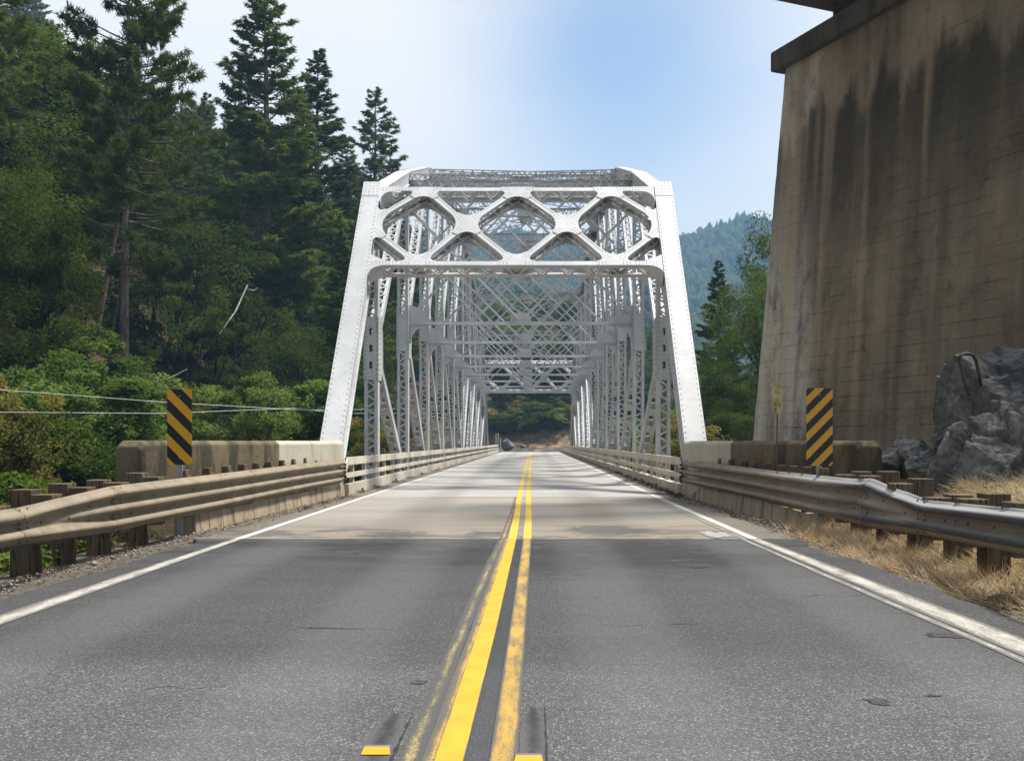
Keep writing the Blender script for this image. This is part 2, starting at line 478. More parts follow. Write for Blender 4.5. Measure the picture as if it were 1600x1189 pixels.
def m_leaf(name, c1, c2, trans=0.35, rnd=0.35):
    m = bpy.data.materials.new(name)
    m.use_nodes = True
    MATS[name] = m
    t = m.node_tree
    for n in list(t.nodes):
        t.nodes.remove(n)
    out = t.nodes.new('ShaderNodeOutputMaterial')
    mixs = t.nodes.new('ShaderNodeMixShader')
    mixs.inputs[0].default_value = trans
    d = t.nodes.new('ShaderNodeBsdfDiffuse')
    tr = t.nodes.new('ShaderNodeBsdfTranslucent')
    at = t.nodes.new('ShaderNodeAttribute')
    at.attribute_name = 'tint'
    sepc = t.nodes.new('ShaderNodeSeparateColor')
    mx = t.nodes.new('ShaderNodeMix')
    mx.data_type = 'RGBA'
    mx.inputs[6].default_value = (*c1, 1)
    mx.inputs[7].default_value = (*c2, 1)
    oi = t.nodes.new('ShaderNodeObjectInfo')
    hsv = t.nodes.new('ShaderNodeHueSaturation')
    mr = t.nodes.new('ShaderNodeMapRange')
    mr.inputs['To Min'].default_value = 1 - rnd
    mr.inputs['To Max'].default_value = 1 + rnd
    mh = t.nodes.new('ShaderNodeMapRange')
    mh.inputs['To Min'].default_value = 0.485
    mh.inputs['To Max'].default_value = 0.515
    wn_ = t.nodes.new('ShaderNodeTexWhiteNoise')
    wn_.noise_dimensions = '1D'
    L = t.links.new
    L(at.outputs['Color'], sepc.inputs[0])
    L(sepc.outputs[0], mx.inputs[0])
    L(oi.outputs['Random'], mr.inputs['Value'])
    L(oi.outputs['Random'], wn_.inputs['W'])
    L(wn_.outputs['Value'], mh.inputs['Value'])
    L(mx.outputs[2], hsv.inputs['Color'])
    L(mr.outputs['Result'], hsv.inputs['Value'])
    L(mh.outputs['Result'], hsv.inputs['Hue'])
    L(hsv.outputs['Color'], d.inputs['Color'])
    L(hsv.outputs['Color'], tr.inputs['Color'])
    L(d.outputs[0], mixs.inputs[1])
    L(tr.outputs[0], mixs.inputs[2])
    L(mixs.outputs[0], out.inputs['Surface'])
m_leaf('fir_needles', (0.052, 0.092, 0.018), (0.135, 0.180, 0.036), 0.35)
m_leaf('pine_needles', (0.062, 0.096, 0.020), (0.155, 0.180, 0.045), 0.3)
m_leaf('oak_leaves', (0.032, 0.060, 0.010), (0.105, 0.140, 0.026), 0.38)
m_leaf('bush_leaves', (0.072, 0.125, 0.020), (0.200, 0.275, 0.065), 0.45, 0.2)
m_leaf('autumn_leaves', (0.085, 0.105, 0.028), (0.27, 0.22, 0.055), 0.4, 0.15)
m_leaf('ground_leaves', (0.045, 0.065, 0.020), (0.16, 0.13, 0.05), 0.3, 0.2)
m_leaf('distant_leaves', (0.020, 0.040, 0.018), (0.055, 0.070, 0.030), 0.0, 0.0)
m_leaf('straw', (0.34, 0.26, 0.14), (0.72, 0.60, 0.38), 0.2, 0.03)
m_leaf('litter', (0.05, 0.03, 0.018), (0.24, 0.14, 0.06), 0.1, 0.05)

def m_ground():
    a = NT('ground_soil', 0.95, 0, 0.1)
    v = a.world_pos()
    at = a.attr('zone')
    cs = a.n('ShaderNodeSeparateColor')
    a.l(at.outputs['Color'], cs.inputs[0])
    n1 = a.noise(v, 0.35, 7, 0.65)
    n2 = a.noise(v, 6, 6, 0.7)
    litter = a.mixc(a.step(n2, 0.3, 0.7), (0.105, 0.058, 0.036), (0.045, 0.030, 0.020))
    litter = a.mixc(a.step(n1, 0.45, 0.62), litter, (0.035, 0.045, 0.018))
    gravel = a.mixc(a.step(a.noise(v, 55, 4, 0.8), 0.36, 0.64), (0.24, 0.215, 0.17), (0.055, 0.048, 0.038))
    straw = a.mixc(a.step(a.noise(v, 25, 5, 0.75), 0.35, 0.65), (0.22, 0.165, 0.09), (0.08, 0.06, 0.035))
    bank = a.mixc(a.step(a.noise(v, 1.2, 6, 0.7), 0.35, 0.62), (0.30, 0.20, 0.11), (0.12, 0.085, 0.055))
    c = a.mixc(cs.outputs[0], litter, gravel)
    c = a.mixc(cs.outputs[1], c, straw)
    c = a.mixc(cs.outputs[2], c, bank)
    a.color(c)
    a.bump(a.math('ADD', n2, a.noise(v, 40, 4, 0.8)), 0.7, 0.06)
m_ground()
def m_mountain():
    a = NT('mountain_forest', 0.95, 0, 0.05)
    v = a.world_pos()
    n = a.noise(v, 0.02, 7, 0.65)
    n2 = a.noise(v, 0.09, 5, 0.7)
    c = a.mixc(a.step(n, 0.35, 0.65), (0.030, 0.050, 0.020), (0.075, 0.080, 0.032))
    c = a.mixc(a.step(n2, 0.62, 0.74, 0, 0.7), c, (0.17, 0.12, 0.06))
    a.color(c)
    a.bump(a.noise(v, 0.12, 5, 0.75), 0.9, 8.0)
m_mountain()
def m_rock():
    a = NT('outcrop_rock', 0.85, 0, 0.25)
    v = a.coord('Object')
    n1 = a.noise(v, 1.2, 8, 0.7, 0.6)
    n2 = a.noise(v, 8, 7, 0.75)
    c = a.mixc(a.step(n1, 0.36, 0.62), (0.20, 0.192, 0.178), (0.07, 0.067, 0.062))
    c = a.mixc(a.step(n2, 0.45, 0.62, 0, 0.8), c, (0.06, 0.058, 0.056))
    lich = a.noise(v, 3.6, 8, 0.85)
    c = a.mixc(a.step(lich, 0.60, 0.66, 0, 0.8), c, (0.42, 0.41, 0.36))
    g = a.n('ShaderNodeNewGeometry')
    up = a.sep(g.outputs['Normal'])[2]
    c = a.mixc(a.step(up, 0.6, 0.95, 0, 0.5), c, (0.24, 0.23, 0.21))
    a.color(c)
    h = a.math('ADD', a.noise(v, 6, 8, 0.75), a.math('MULTIPLY', n2, 0.35))
    a.bump(h, 0.9, 0.05)
m_rock()
def m_water():
    a = NT('river_water', 0.08, 0, 0.5)
    a.color((0.03, 0.05, 0.04))
    a.bump(a.noise(a.world_pos(), 2.5, 4), 0.3, 0.05)
m_water()
def m_stripe(name, sign):
    a = NT(name, 0.35, 0, 0.4)
    v = a.coord('Object')
    s = a.sep(v)
    t = a.math('ADD', a.math('MULTIPLY', s[0], sign), s[2])
    t = a.math('ADD', a.math('DIVIDE', t, 0.305 if sign > 0 else 0.235), 10.30 if sign > 0 else 10.12)
    fr = a.math('FRACT', t)
    f = a.step(fr, 0.495, 0.505)
    n = a.noise(v, 30, 4, 0.7)
    y = a.mixc(a.step(n, 0.3, 0.7), (0.66, 0.34, 0.008), (0.58, 0.29, 0.01))
    c = a.mixc(f, y, (0.008, 0.008, 0.010))
    c = a.mixc(a.step(a.noise(v, 70, 3, 0.8), 0.70, 0.76, 0, 0.5), c, (0.25, 0.22, 0.18))
    a.color(c)
m_stripe('marker_stripes_left', 1.0)
m_stripe('marker_stripes_right', -1.0)
def m_paddle():
    a = NT('faded_marker_paint', 0.7)
    v = a.coord('Object')
    n = a.noise(a.coord('Object', (1, 1, .4)), 9, 5, 0.7)
    a.color(a.mixc(a.step(n, 0.38, 0.62), (0.58, 0.52, 0.30), (0.36, 0.24, 0.10)))
m_paddle()

# ------------------------------------------------------------------ helpers
def link(o, parent=None):
    COL.objects.link(o)
    if parent is not None:
        o.parent = parent
    return o
def props(o, label=None, cat=None, group=None, kind=None):
    if label: o['label'] = label
    if cat: o['category'] = cat
    if group: o['group'] = group
    if kind: o['kind'] = kind
    return o
def thing(name, label, cat, loc=(0, 0, 0), rz=0.0, group=None):
    o = bpy.data.objects.new(name, None)
    o.empty_display_size = 0.2
    o.location = loc
    o.rotation_euler = (0, 0, rz)
    link(o)
    return props(o, label, cat, group)
def V(*a):
    return Vector(a)
def P(x, y, Y):
    """the world point that the photograph shows at pixel (x, y) when it stands Y metres away"""
    return Vector(((x - VX) * Y / F, Y, EYE + (VY - y) * Y / F))

class MB:
    def __init__(s):
        s.v = []
        s.f = []
        s.c = []
    def add(s, vs, fs):
        o = len(s.v)
        s.v.extend([tuple(x) for x in vs])
        s.f.extend([tuple(i + o for i in f) for f in fs])
        return s
    def hexa(s, p):      # eight corners: bottom ring 0-3, top ring 4-7
        return s.add(p, [(0, 3, 2, 1), (4, 5, 6, 7), (0, 1, 5, 4), (1, 2, 6, 5), (2, 3, 7, 6), (3, 0, 4, 7)])
    def box(s, x0, x1, y0, y1, z0, z1):
        return s.hexa([(x0, y0, z0), (x1, y0, z0), (x1, y1, z0), (x0, y1, z0), (x0, y0, z1), (x1, y0, z1), (x1, y1, z1), (x0, y1, z1)])
    def obox(s, c, ax, ay, az):   # centre and three half-axis vectors
        c = Vector(c)
        q = [c - ax - ay - az, c + ax - ay - az, c + ax + ay - az, c - ax + ay - az, c - ax - ay + az, c + ax - ay + az, c + ax + ay + az, c - ax + ay + az]
        return s.hexa(q)
    def beam(s, p0, p1, wdir, w, t):
        """bar from p0 to p1, w wide along wdir, t thick across"""
        p0, p1 = Vector(p0), Vector(p1)
        a = (p1 - p0)
        L = a.length
        if L < 1e-6: return s
        a.normalize()
        wv = Vector(wdir)
        wv = (wv - a * wv.dot(a)).normalized()
        n = a.cross(wv).normalized()
        return s.obox((p0 + p1) / 2, a * L / 2, wv * w / 2, n * t / 2)
    def tube(s, pts, r, sides=8, caps=True):
        pts = [Vector(p) for p in pts]
        rs = r if isinstance(r, (list, tuple)) else [r] * len(pts)
        rings = []
        for i, p in enumerate(pts):
            a = (pts[min(i + 1, len(pts) - 1)] - pts[max(i - 1, 0)])
            a = a.normalized() if a.length > 1e-9 else Vector((0, 0, 1))
            ref = Vector((0, 0, 1)) if abs(a.z) < 0.9 else Vector((1, 0, 0))
            u = a.cross(ref).normalized()
            w = a.cross(u)
            rings.append([p + (u * math.cos(2 * math.pi * k / sides) + w * math.sin(2 * math.pi * k / sides)) * rs[i] for k in range(sides)])
        vs = [q for ring in rings for q in ring]
        fs = []
        for i in range(len(pts) - 1):
            for k in range(sides):
                k2 = (k + 1) % sides
                fs.append((i * sides + k, i * sides + k2, (i + 1) * sides + k2, (i + 1) * sides + k))
        if caps:
            fs.append(tuple(range(sides))[::-1])
            fs.append(tuple((len(pts) - 1) * sides + k for k in range(sides)))
        return s.add(vs, fs)
    def plate(s, loops, origin, eu, ev, en, t):
        """flat plate with holes: loops in (u, v); origin + u*eu + v*ev, thickness t along en"""
        origin, eu, ev, en = Vector(origin), Vector(eu), Vector(ev), Vector(en)
        loops3 = [[Vector((a, b, 0)) for a, b in lp] for lp in loops]
        tris = tessellate_polygon(loops3)
        flat = [p for lp in loops3 for p in lp]
        n = len(flat)
        front = [origin + eu * p.x + ev * p.y + en * (t / 2) for p in flat]
        back = [origin + eu * p.x + ev * p.y - en * (t / 2) for p in flat]
        fs = [tuple(tr) for tr in tris] + [tuple(i + n for i in reversed(tr)) for tr in tris]
        o = 0
        for lp in loops3:
            m = len(lp)
            for i in range(m):
                j = (i + 1) % m
                fs.append((o + i, o + j, o + j + n, o + i + n))
            o += m
        return s.add(front + back, fs)
    def dome(s, c, n, r, h, sides=6):
        c, n = Vector(c), Vector(n).normalized()
        ref = Vector((0, 0, 1)) if abs(n.z) < 0.9 else Vector((1, 0, 0))
        u = n.cross(ref).normalized()
        w = n.cross(u)
        vs = [c + (u * math.cos(2 * math.pi * k / sides) + w * math.sin(2 * math.pi * k / sides)) * r for k in range(sides)] + [c + n * h]
        return s.add(vs, [(k, (k + 1) % sides, sides) for k in range(sides)])
    def build(s, name, mat, parent=None, kind=None, label=None, smooth=False):
        me = bpy.data.meshes.new(name)
        me.from_pydata(s.v, [], s.f)
        me.materials.append(MATS[mat])
        bm = bmesh.new()
        bm.from_mesh(me)
        bmesh.ops.recalc_face_normals(bm, faces=bm.faces)
        bm.to_mesh(me)
        bm.free()
        if smooth:
            me.shade_smooth()
        o = bpy.data.objects.new(name, me)
        link(o, parent)
        if kind: o['kind'] = kind
        if label: o['label'] = label
        return o

def tri_mesh(name, verts, tris, mat, tint=None, attr='tint'):
    """fast mesh from numpy arrays, tint: one value per vertex"""
    me = bpy.data.meshes.new(name)
    nv, nf = len(verts), len(tris)
    me.vertices.add(nv)
    me.vertices.foreach_set('co', np.asarray(verts, dtype=np.float32).ravel())
    me.loops.add(nf * 3)
    me.loops.foreach_set('vertex_index', np.asarray(tris, dtype=np.int32).ravel())
    me.polygons.add(nf)
    me.polygons.foreach_set('loop_start', np.arange(0, nf * 3, 3, dtype=np.int32))
    me.update(calc_edges=True)
    if tint is not None:
        ca = me.color_attributes.new(attr, 'FLOAT_COLOR', 'POINT')
        c = np.ones((nv, 4), dtype=np.float32)
        c[:, :3] = np.asarray(tint, dtype=np.float32)[:, None] if np.ndim(tint) == 1 else tint
        ca.data.foreach_set('color', c.ravel())
    me.materials.append(MATS[mat])
    return me

def grid_mesh(name, xs, ys, zf, mat, attr=None, af=None):
    xs, ys = np.asarray(xs, float), np.asarray(ys, float)
    nx, ny = len(xs), len(ys)
    vs = np.zeros((ny, nx, 3))
    vs[..., 0] = xs[None, :]
    vs[..., 1] = ys[:, None]
    for j in range(ny):
        for i in range(nx):
            vs[j, i, 2] = zf(xs[i], ys[j])
    idx = np.arange(nx * ny).reshape(ny, nx)
    a, b, c, d = idx[:-1, :-1].ravel(), idx[:-1, 1:].ravel(), idx[1:, 1:].ravel(), idx[1:, :-1].ravel()
    tris = np.concatenate([np.stack([a, b, c], 1), np.stack([a, c, d], 1)])
    tint = None
    if af is not None:
        tint = np.array([af(x, y) for y in ys for x in xs], dtype=np.float32)
    me = tri_mesh(name, vs.reshape(-1, 3), tris, mat, tint, attr or 'tint')
    me.shade_smooth()
    return me

def sstep(x, a, b):
    t = min(1.0, max(0.0, (x - a) / (b - a)))
    return t * t * (3 - 2 * t)
def fn(x, y, s, seed=0.0):
    return noise.fractal(Vector((x * s, y * s, seed)), 1.0, 2.0, 4)

# ------------------------------------------------------------------ bridge layout
XL, XR = -4.38, 3.47
XC = (XL + XR) / 2
PL = 6.4
NP = 11
Y0 = 20.55
YK = [Y0 + PL * k for k in range(NP + 1)]
UZ = {1: 7.70, 2: 9.95, 3: 11.85, 4: 13.0, 5: 13.5, 6: 13.5, 7: 13.0, 8: 11.85, 9: 9.95, 10: 7.70}
LZ = -0.40
DECK_END = 112.0

# ------------------------------------------------------------------ ground
def gz(x, y):
    n = fn(x, y, 0.09, 3.1) * 0.9
    # left side: drops behind the guardrail, then the forested hillside
    if x < XC:
        d = -4.6 - x
        bank = -0.12 - 0.42 * max(0.0, min(d, 7.0)) * sstep(y, -40, -5) if d > 0 else -0.10
        if d < 0.6:
            bank = -0.10 - 0.05 * max(0.0, d)
        hill = -3.2 + 0.80 * max(0.0, -11.3 - x) - 0.16 * max(0.0, -32.0 - x)
        amp = sstep(d, 1.0, 8.0)
        zl = max(bank, hill) + n * amp + fn(x, y, 0.4, 9) * 0.25 * amp
    else:
        d = x - 3.35
        zr = -0.06
        if d > 0:
            zr += 0.62 * sstep(d, 0.5, 2.0) * sstep(y, 3.5, 8.0) * sstep(y, 19.0, 13.0)
            zr += 0.25 * sstep(d, 0.8, 4.0)
            zr += fn(x, y, 0.7, 5) * 0.10 * sstep(d, 0.3, 1.5)
        zl = zr
    # river gap under the bridge
    gapy = sstep(y, 21.5, 30.0) * sstep(y, 112.0, 100.0)
    gx = sstep(x, -13.0, -7.0) * sstep(x, 11.5, 6.5)
    z = zl * (1 - gapy * gx) + (-7.5 + n) * gapy * gx
    if x > 6.5:
        z += 0.9 * sstep(x, 11, 16) * sstep(y, 24, 40) + n * 0.5 * sstep(x, 8, 16)
    # ahead: junction, cut bank and the slope above it
    if y > 106:
        flat = 0.0 + 0.32 * sstep(y, 112, 133)
        w = sstep(y, 106, 112)
        hillside = flat - 0.06
        up = max(0.0, y - 137.5)
        side = sstep(x, 34.0, 12.0)
        h2 = (0.75 * min(up, 5) + 0.56 * max(0.0, up - 5)) * (0.10 + 0.90 * side)
        if x < -8:
            h2 = max(h2, 0.75 * (-8 - x))
        h2 = min(h2, 22 + 0.45 * max(0.0, -x - 14))
        h2 += n * sstep(h2, 1, 6) * 1.4
        z = z * (1 - w) + (hillside + h2) * w if x > -13 else max(z, (hillside + h2) * w)
    return z
def zone(x, y):
    g = 0.0; s = 0.0; b = 0.0
    if y < 24:
        g = sstep(x, -6.5, -5.2) * sstep(x, 3.75, 3.35)
        s = sstep(x, 3.35, 3.8) * sstep(x, 14, 9)
    if y > 100:
        b = sstep(x, -14, -8) * sstep(y, 150, 141)
    return (g, s, b)
xs = np.unique(np.concatenate([np.linspace(-160, -40, 25), np.linspace(-40, -8, 65), np.linspace(-8, 10, 91), np.linspace(10, 40, 41), np.linspace(40, 220, 25)]))
ys = np.unique(np.concatenate([np.linspace(-60, -2, 16), np.linspace(-2, 24, 105), np.linspace(24, 150, 110), np.linspace(150, 330, 46)]))
gm = grid_mesh('ground', xs, ys, gz, 'ground_soil', 'zone', zone)
g_o = link(bpy.data.objects.new('ground', gm)); g_o['kind'] = 'structure'

MB().box(-1500, 1500, -400, 2600, -10.4, -10.2).build('valley_floor', 'mountain_forest', kind='structure')
MB().box(-12, 12, 22, 330, -7.9, -7.3).build('river_water', 'river_water', kind='structure')

# ------------------------------------------------------------------ road
def strip_surface(name, mat, x0, x1, y0, y1, z, thick=0.25, jag0=0.0, jag1=0.0, step=0.25, parent=None, kind='structure'):
    """a slab whose long edges may be ragged"""
    mb = MB()
    ys_ = np.arange(y0, y1 + 1e-6, step) if jag0 or jag1 else [y0, y1]
    ys_ = list(ys_)
    if ys_[-1] < y1 - 1e-6: ys_.append(y1)
    top = []
    for y in ys_:
        a = x0 + jag0 * fn(0, y, 0.7, 2.0)
        b = x1 + jag1 * fn(0, y, 0.7, 7.0)
        top.append((a, b, y))
    vs = []
    for a, b, y in top:
        vs += [(a, y, z), (b, y, z), (b, y, z - thick), (a, y, z - thick)]
    fs = []
    for i in range(len(top) - 1):
        o, p = i * 4, (i + 1) * 4
        for k in range(4):
            k2 = (k + 1) % 4
            fs.append((o + k, o + k2, p + k2, p + k))
    fs += [(0, 1, 2, 3), tuple(len(vs) - 4 + k for k in (3, 2, 1, 0))]
    mb.add(vs, fs)
    return mb.build(name, mat, parent, kind)
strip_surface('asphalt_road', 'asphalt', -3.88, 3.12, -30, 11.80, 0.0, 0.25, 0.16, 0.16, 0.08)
strip_surface('approach_slab', 'approach_slab_concrete', -3.98, 3.07, 11.815, 20.88, -0.001, 0.3, 0.12, 0.12)
MB().box(-4.0, 3.1, 11.70, 21.05, -0.35, -0.012).build('joint_bed', 'joint_filler', kind='structure')

# far junction road, turning right after the bridge
def far_road():
    mb = MB()
    pts = []
    # left edge curve and right edge curve
    L = [(-4.1, 112.03), (-4.4, 118), (-5.2, 125), (-6.5, 131), (-6.0, 134.6), (0, 136.2), (12, 136.6), (30, 135.5), (60, 131)]
    Rr = [(3.2, 112.03), (3.9, 116), (5.4, 119.5), (8.0, 122.5), (12.5, 124.8), (18, 126), (26, 126.5), (36, 125.8), (60, 122)]
    def zz(y): return 0.32 * sstep(y, 112, 133) + 0.004
    vs = []
    for (a, b), (c, d) in zip(L, Rr):
        for k in range(5):
            t = k / 4
            x, y = a + (c - a) * t, b + (d - b) * t
            vs.append((x, y, zz(y)))
    fs = []
    for i in range(len(L) - 1):
        for k in range(4):
            o = i * 5 + k
            fs.append((o, o + 1, o + 6, o + 5))
    n = len(vs)
    vs2 = [(x, y, z - 0.2) for x, y, z in vs]
    fs2 = [tuple(i + n for i in f[::-1]) for f in fs]
    mb.add(vs + vs2, fs + fs2)
    mb.build('far_road', 'asphalt', kind='structure')
far_road()
def polyline(name, mat, pts, w, z=0.004, step=0.3, edge=0.35, zf=None, jag=0.0):
    """painted line along pts [(y, x)], with an 'edge' attribute that marks its frayed sides"""
    ys_ = np.arange(pts[0][0], pts[-1][0] + 1e-6, step)
    px = np.interp(ys_, [p[0] for p in pts], [p[1] for p in pts])
    ww = np.interp(ys_, [p[0] for p in pts], w if isinstance(w, (list, tuple)) else [w] * len(pts))
    cols = [-0.5, -0.5 + edge / 2, 0, 0.5 - edge / 2, 0.5]
    ev = [1.0, 0.15, 0, 0.15, 1.0]
    vs, es = [], []
    for y, x, q in zip(ys_, px, ww):
        for c, e in zip(cols, ev):
            vs.append((x + c * q + jag * fn(c * 3, y, 3.0, 1.0), y, (zf(y) if zf else 0) + z))
            es.append(e)
    m = 5
    tris = []
    for i in range(len(ys_) - 1):
        for k in range(m - 1):
            o = i * m + k
            tris += [(o, o + 1, o + m + 1), (o, o + m + 1, o + m)]
    me = tri_mesh(name, np.array(vs), np.array(tris), mat, np.array(es), 'edge')
    o = link(bpy.data.objects.new(name, me))
    o['kind'] = 'structure'
    return o
LYA = [(-8, -0.33), (3, -0.312), (6, -0.288), (11.8, -0.262)]
RYA = [(-8, -0.10), (3, -0.115), (6, -0.103), (11.8, -0.085)]
polyline('yellow_line', 'yellow_paint', LYA, [0.11, 0.105, 0.11, 0.10], 0.008, edge=0.10)
polyline('yellow_line_wear', 'old_yellow_paint', [(y, x - 0.062) for y, x in LYA], 0.075, 0.006, edge=0.9, jag=0.004)
polyline('yellow_line', 'old_yellow_paint', RYA, 0.10, 0.008, edge=0.3)
polyline('faded_line', 'ghost_yellow_paint', [(-8, -0.46), (3, -0.455), (6, -0.44), (9, -0.42), (11.8, -0.375)], 0.085, 0.003, edge=0.7, jag=0.004)
polyline('yellow_line', 'deck_yellow_paint', [(11.82, -0.262), (15, -0.27), (25, -0.335), (47, -0.40), (80, -0.46), (104, -0.50), (112, -0.45)], 0.10, 0.004, edge=0.2)
polyline('yellow_line', 'deck_yellow_paint', [(11.82, -0.085), (15, -0.09), (25, -0.145), (47, -0.20), (80, -0.26), (104, -0.30), (112, -0.25)], 0.10, 0.004, edge=0.3)
polyline('faded_line', 'old_yellow_paint', [(11.82, -0.37), (16, -0.355), (21, -0.40)], [0.09, 0.07, 0.03], 0.003, edge=0.9)
farz = lambda y: 0.32 * sstep(y, 112, 133) + 0.004
polyline('yellow_line', 'deck_yellow_paint', [(112.1, -0.45), (120, 0.2), (126, 1.6), (129, 3.4)], 0.12, 0.006, zf=farz)
polyline('yellow_line', 'deck_yellow_paint', [(112.1, -0.22), (120, 0.5), (126, 2.0), (129, 3.8)], 0.12, 0.006, zf=farz)
polyline('white_edge_line', 'white_paint', [(-8, -3.42), (4, -3.42), (8, -3.46), (11.8, -3.50)], [0.22, 0.22, 0.18, 0.12], 0.004, edge=0.5, jag=0.008)
polyline('white_edge_line', 'deck_white_paint', [(11.82, -3.50), (20.8, -3.52), (60, -3.50), (104, -3.48), (111.9, -3.48)], 0.11, 0.004, edge=0.2)
polyline('white_edge_line', 'white_paint', [(-8, 2.80), (5.5, 2.74), (9, 2.67), (11.8, 2.60)], [0.25, 0.25, 0.20, 0.14], 0.004, edge=0.5, jag=0.008)
polyline('worn_edge_line', 'worn_white_paint', [(-8, 2.60), (5.5, 2.57), (9, 2.50), (11.8, 2.46)], 0.08, 0.004, edge=0.8, jag=0.01)
polyline('worn_edge_line', 'approach_slab_concrete', [(11.82, 2.46), (20, 2.38)], 0.05, 0.004, edge=0.8)
polyline('white_edge_line', 'deck_white_paint', [(11.82, 2.60), (20.8, 2.54), (60, 2.52), (111.9, 2.52)], 0.11, 0.004, edge=0.2)
polyline('white_edge_line', 'deck_white_paint', [(112.1, -3.5), (118, -3.8), (126, -5.0), (131, -6.0), (133.5, -5.9)], 0.12, 0.006, zf=farz)
def cross_line():
    mb = MB()
    pts = [(-5.9, 133.6), (-3, 135.0), (0, 135.6), (12, 136.0), (30, 134.9), (60, 130.4)]
    for (a, b), (c, d) in zip(pts[:-1], pts[1:]):
        z0, z1 = farz(b) + .008, farz(d) + .008
        mb.add([(a, b, z0), (c, d, z1), (c, d + .14, z1), (a, b + .14, z0)], [(0, 1, 2, 3)])
    mb.build('white_edge_line', 'deck_white_paint', kind='structure')
cross_line()

# pavement cracks, patches, tar
def blob_sheet(name, mat, cx, cy, rx, ry, z, seed, n=40, rough=0.35):
    pts = []
    for k in range(n):
        a = 2 * math.pi * k / n
        r = 1 + rough * noise.fractal(Vector((math.cos(a) * 1.7, math.sin(a) * 1.7, seed)), 1.0, 2.0, 4) * 2
        pts.append((cx + rx * r * math.cos(a), cy + ry * r * math.sin(a), z))
    pts.append((cx, cy, z))
    mb = MB()
    mb.add(pts, [(k, (k + 1) % n, n) for k in range(n)])
    return mb.build(name, mat, kind='structure')
def crack(pts, w, seed, name='pavement_crack', z=0.0035):
    mb = MB()
    L = []
    for (x0, y0), (x1, y1) in zip(pts[:-1], pts[1:]):
        k = max(2, int(math.hypot(x1 - x0, y1 - y0) / 0.04))
        for i in range(k):
            t = i / k
            L.append((x0 + (x1 - x0) * t, y0 + (y1 - y0) * t))
    L.append(pts[-1])
    vs = []
    n = len(L)
    for i, (x, y) in enumerate(L):
        q = w * (0.35 + 1.3 * abs(fn(x, y, 6.0, seed))) * min(1, i / 4, (n - 1 - i) / 4)
        dy = 0.02 * fn(x, y, 3.0, seed + 4)
        vs += [(x, y + dy - q / 2, z), (x, y + dy + q / 2, z)]
    mb.add(vs, [(2 * i, 2 * i + 2, 2 * i + 3, 2 * i + 1) for i in range(n - 1)])
    mb.build(name, 'tar', kind='structure')
crack([(-1.47, 6.18), (-1.2, 6.14), (-1.0, 6.12)], 0.035, 1)
crack([(-1.0, 6.12), (-0.72, 6.10)], 0.010, 12)
crack([(-0.52, 6.12), (-0.14, 6.10)], 0.022, 2)
crack([(0.78, 6.28), (0.98, 6.30), (1.08, 6.28)], 0.030, 3)
crack([(0.42, 6.22), (0.78, 6.26)], 0.008, 14)
crack([(1.0, 5.93), (1.12, 5.94)], 0.015, 4)
crack([(-3.6, 11.74), (-1.5, 11.76), (0.6, 11.75), (2.9, 11.73)], 0.05, 5, 'joint_seal')
for i_, (x_, y_, L_) in enumerate(((-2.6, 8.3, 0.9), (1.9, 7.4, 0.7), (-1.9, 4.6, 0.5), (2.1, 9.9, 0.5), (-0.9, 9.4, 0.6))):
    crack([(x_, y_), (x_ + L_ * .35, y_ + 0.10), (x_ + L_ * .6, y_ + 0.02), (x_ + L_, y_ + 0.16)], 0.010, 30 + i_)
    crack([(x_ + L_ * .35, y_ + 0.10), (x_ + L_ * .45, y_ + 0.42)], 0.007, 40 + i_)
blob_sheet('oil_mark', 'patched_asphalt', 1.52, 4.42, 0.05, 0.05, 0.003, 3)
blob_sheet('oil_mark', 'patched_asphalt', 1.80, 4.52, 0.035, 0.02, 0.003, 4)
blob_sheet('oil_mark', 'patched_asphalt', 2.46, 5.92, 0.16, 0.07, 0.0035, 5)
blob_sheet('pothole_mark', 'tar', 1.52, 9.15, 0.10, 0.05, 0.003, 6)
blob_sheet('oil_mark', 'patched_asphalt', -0.55, 4.78, 0.035, 0.05, 0.003, 16)
blob_sheet('white_splotch', 'patch_white', 2.25, 12.35, 0.21, 0.34, 0.006, 8)

m_line('milled_asphalt', (0.022, 0.022, 0.023), (0.072, 0.072, 0.071), 0.28, 0.52)
def milled_patch(x0, x1, y0, y1, seed):
    """shallow slot ground into the road in front of a reflector"""
    c = (x0 + x1) / 2
    polyline('reflector_slot', 'milled_asphalt', [(y0, c), (y1 - 0.3, c), (y1, c)], [(x1 - x0), (x1 - x0) * 0.95, (x1 - x0) * 0.45], 0.003, 0.03, edge=0.8, jag=0.006)
    mb = MB()
    n = 16
    vs = []
    for i in range(n + 1):
        y = y0 + (y1 - y0) * i / n
        w = 0.012 * (0.4 + abs(fn(x1, y, 8, seed)) * 2) * min(1, (n - i) / 5)
        vs += [(x1 - w + 0.004, y, .0045), (x1 + w * 0.4, y, .0045)]
    mb.add(vs, [(2 * i, 2 * i + 1, 2 * i + 3, 2 * i + 2) for i in range(n)])
    mb.build('slot_edge_crack', 'tar', kind='structure')
milled_patch(-0.655, -0.515, 3.50, 4.22, 1)
milled_patch(-0.06, 0.045, 3.45, 4.32, 2)
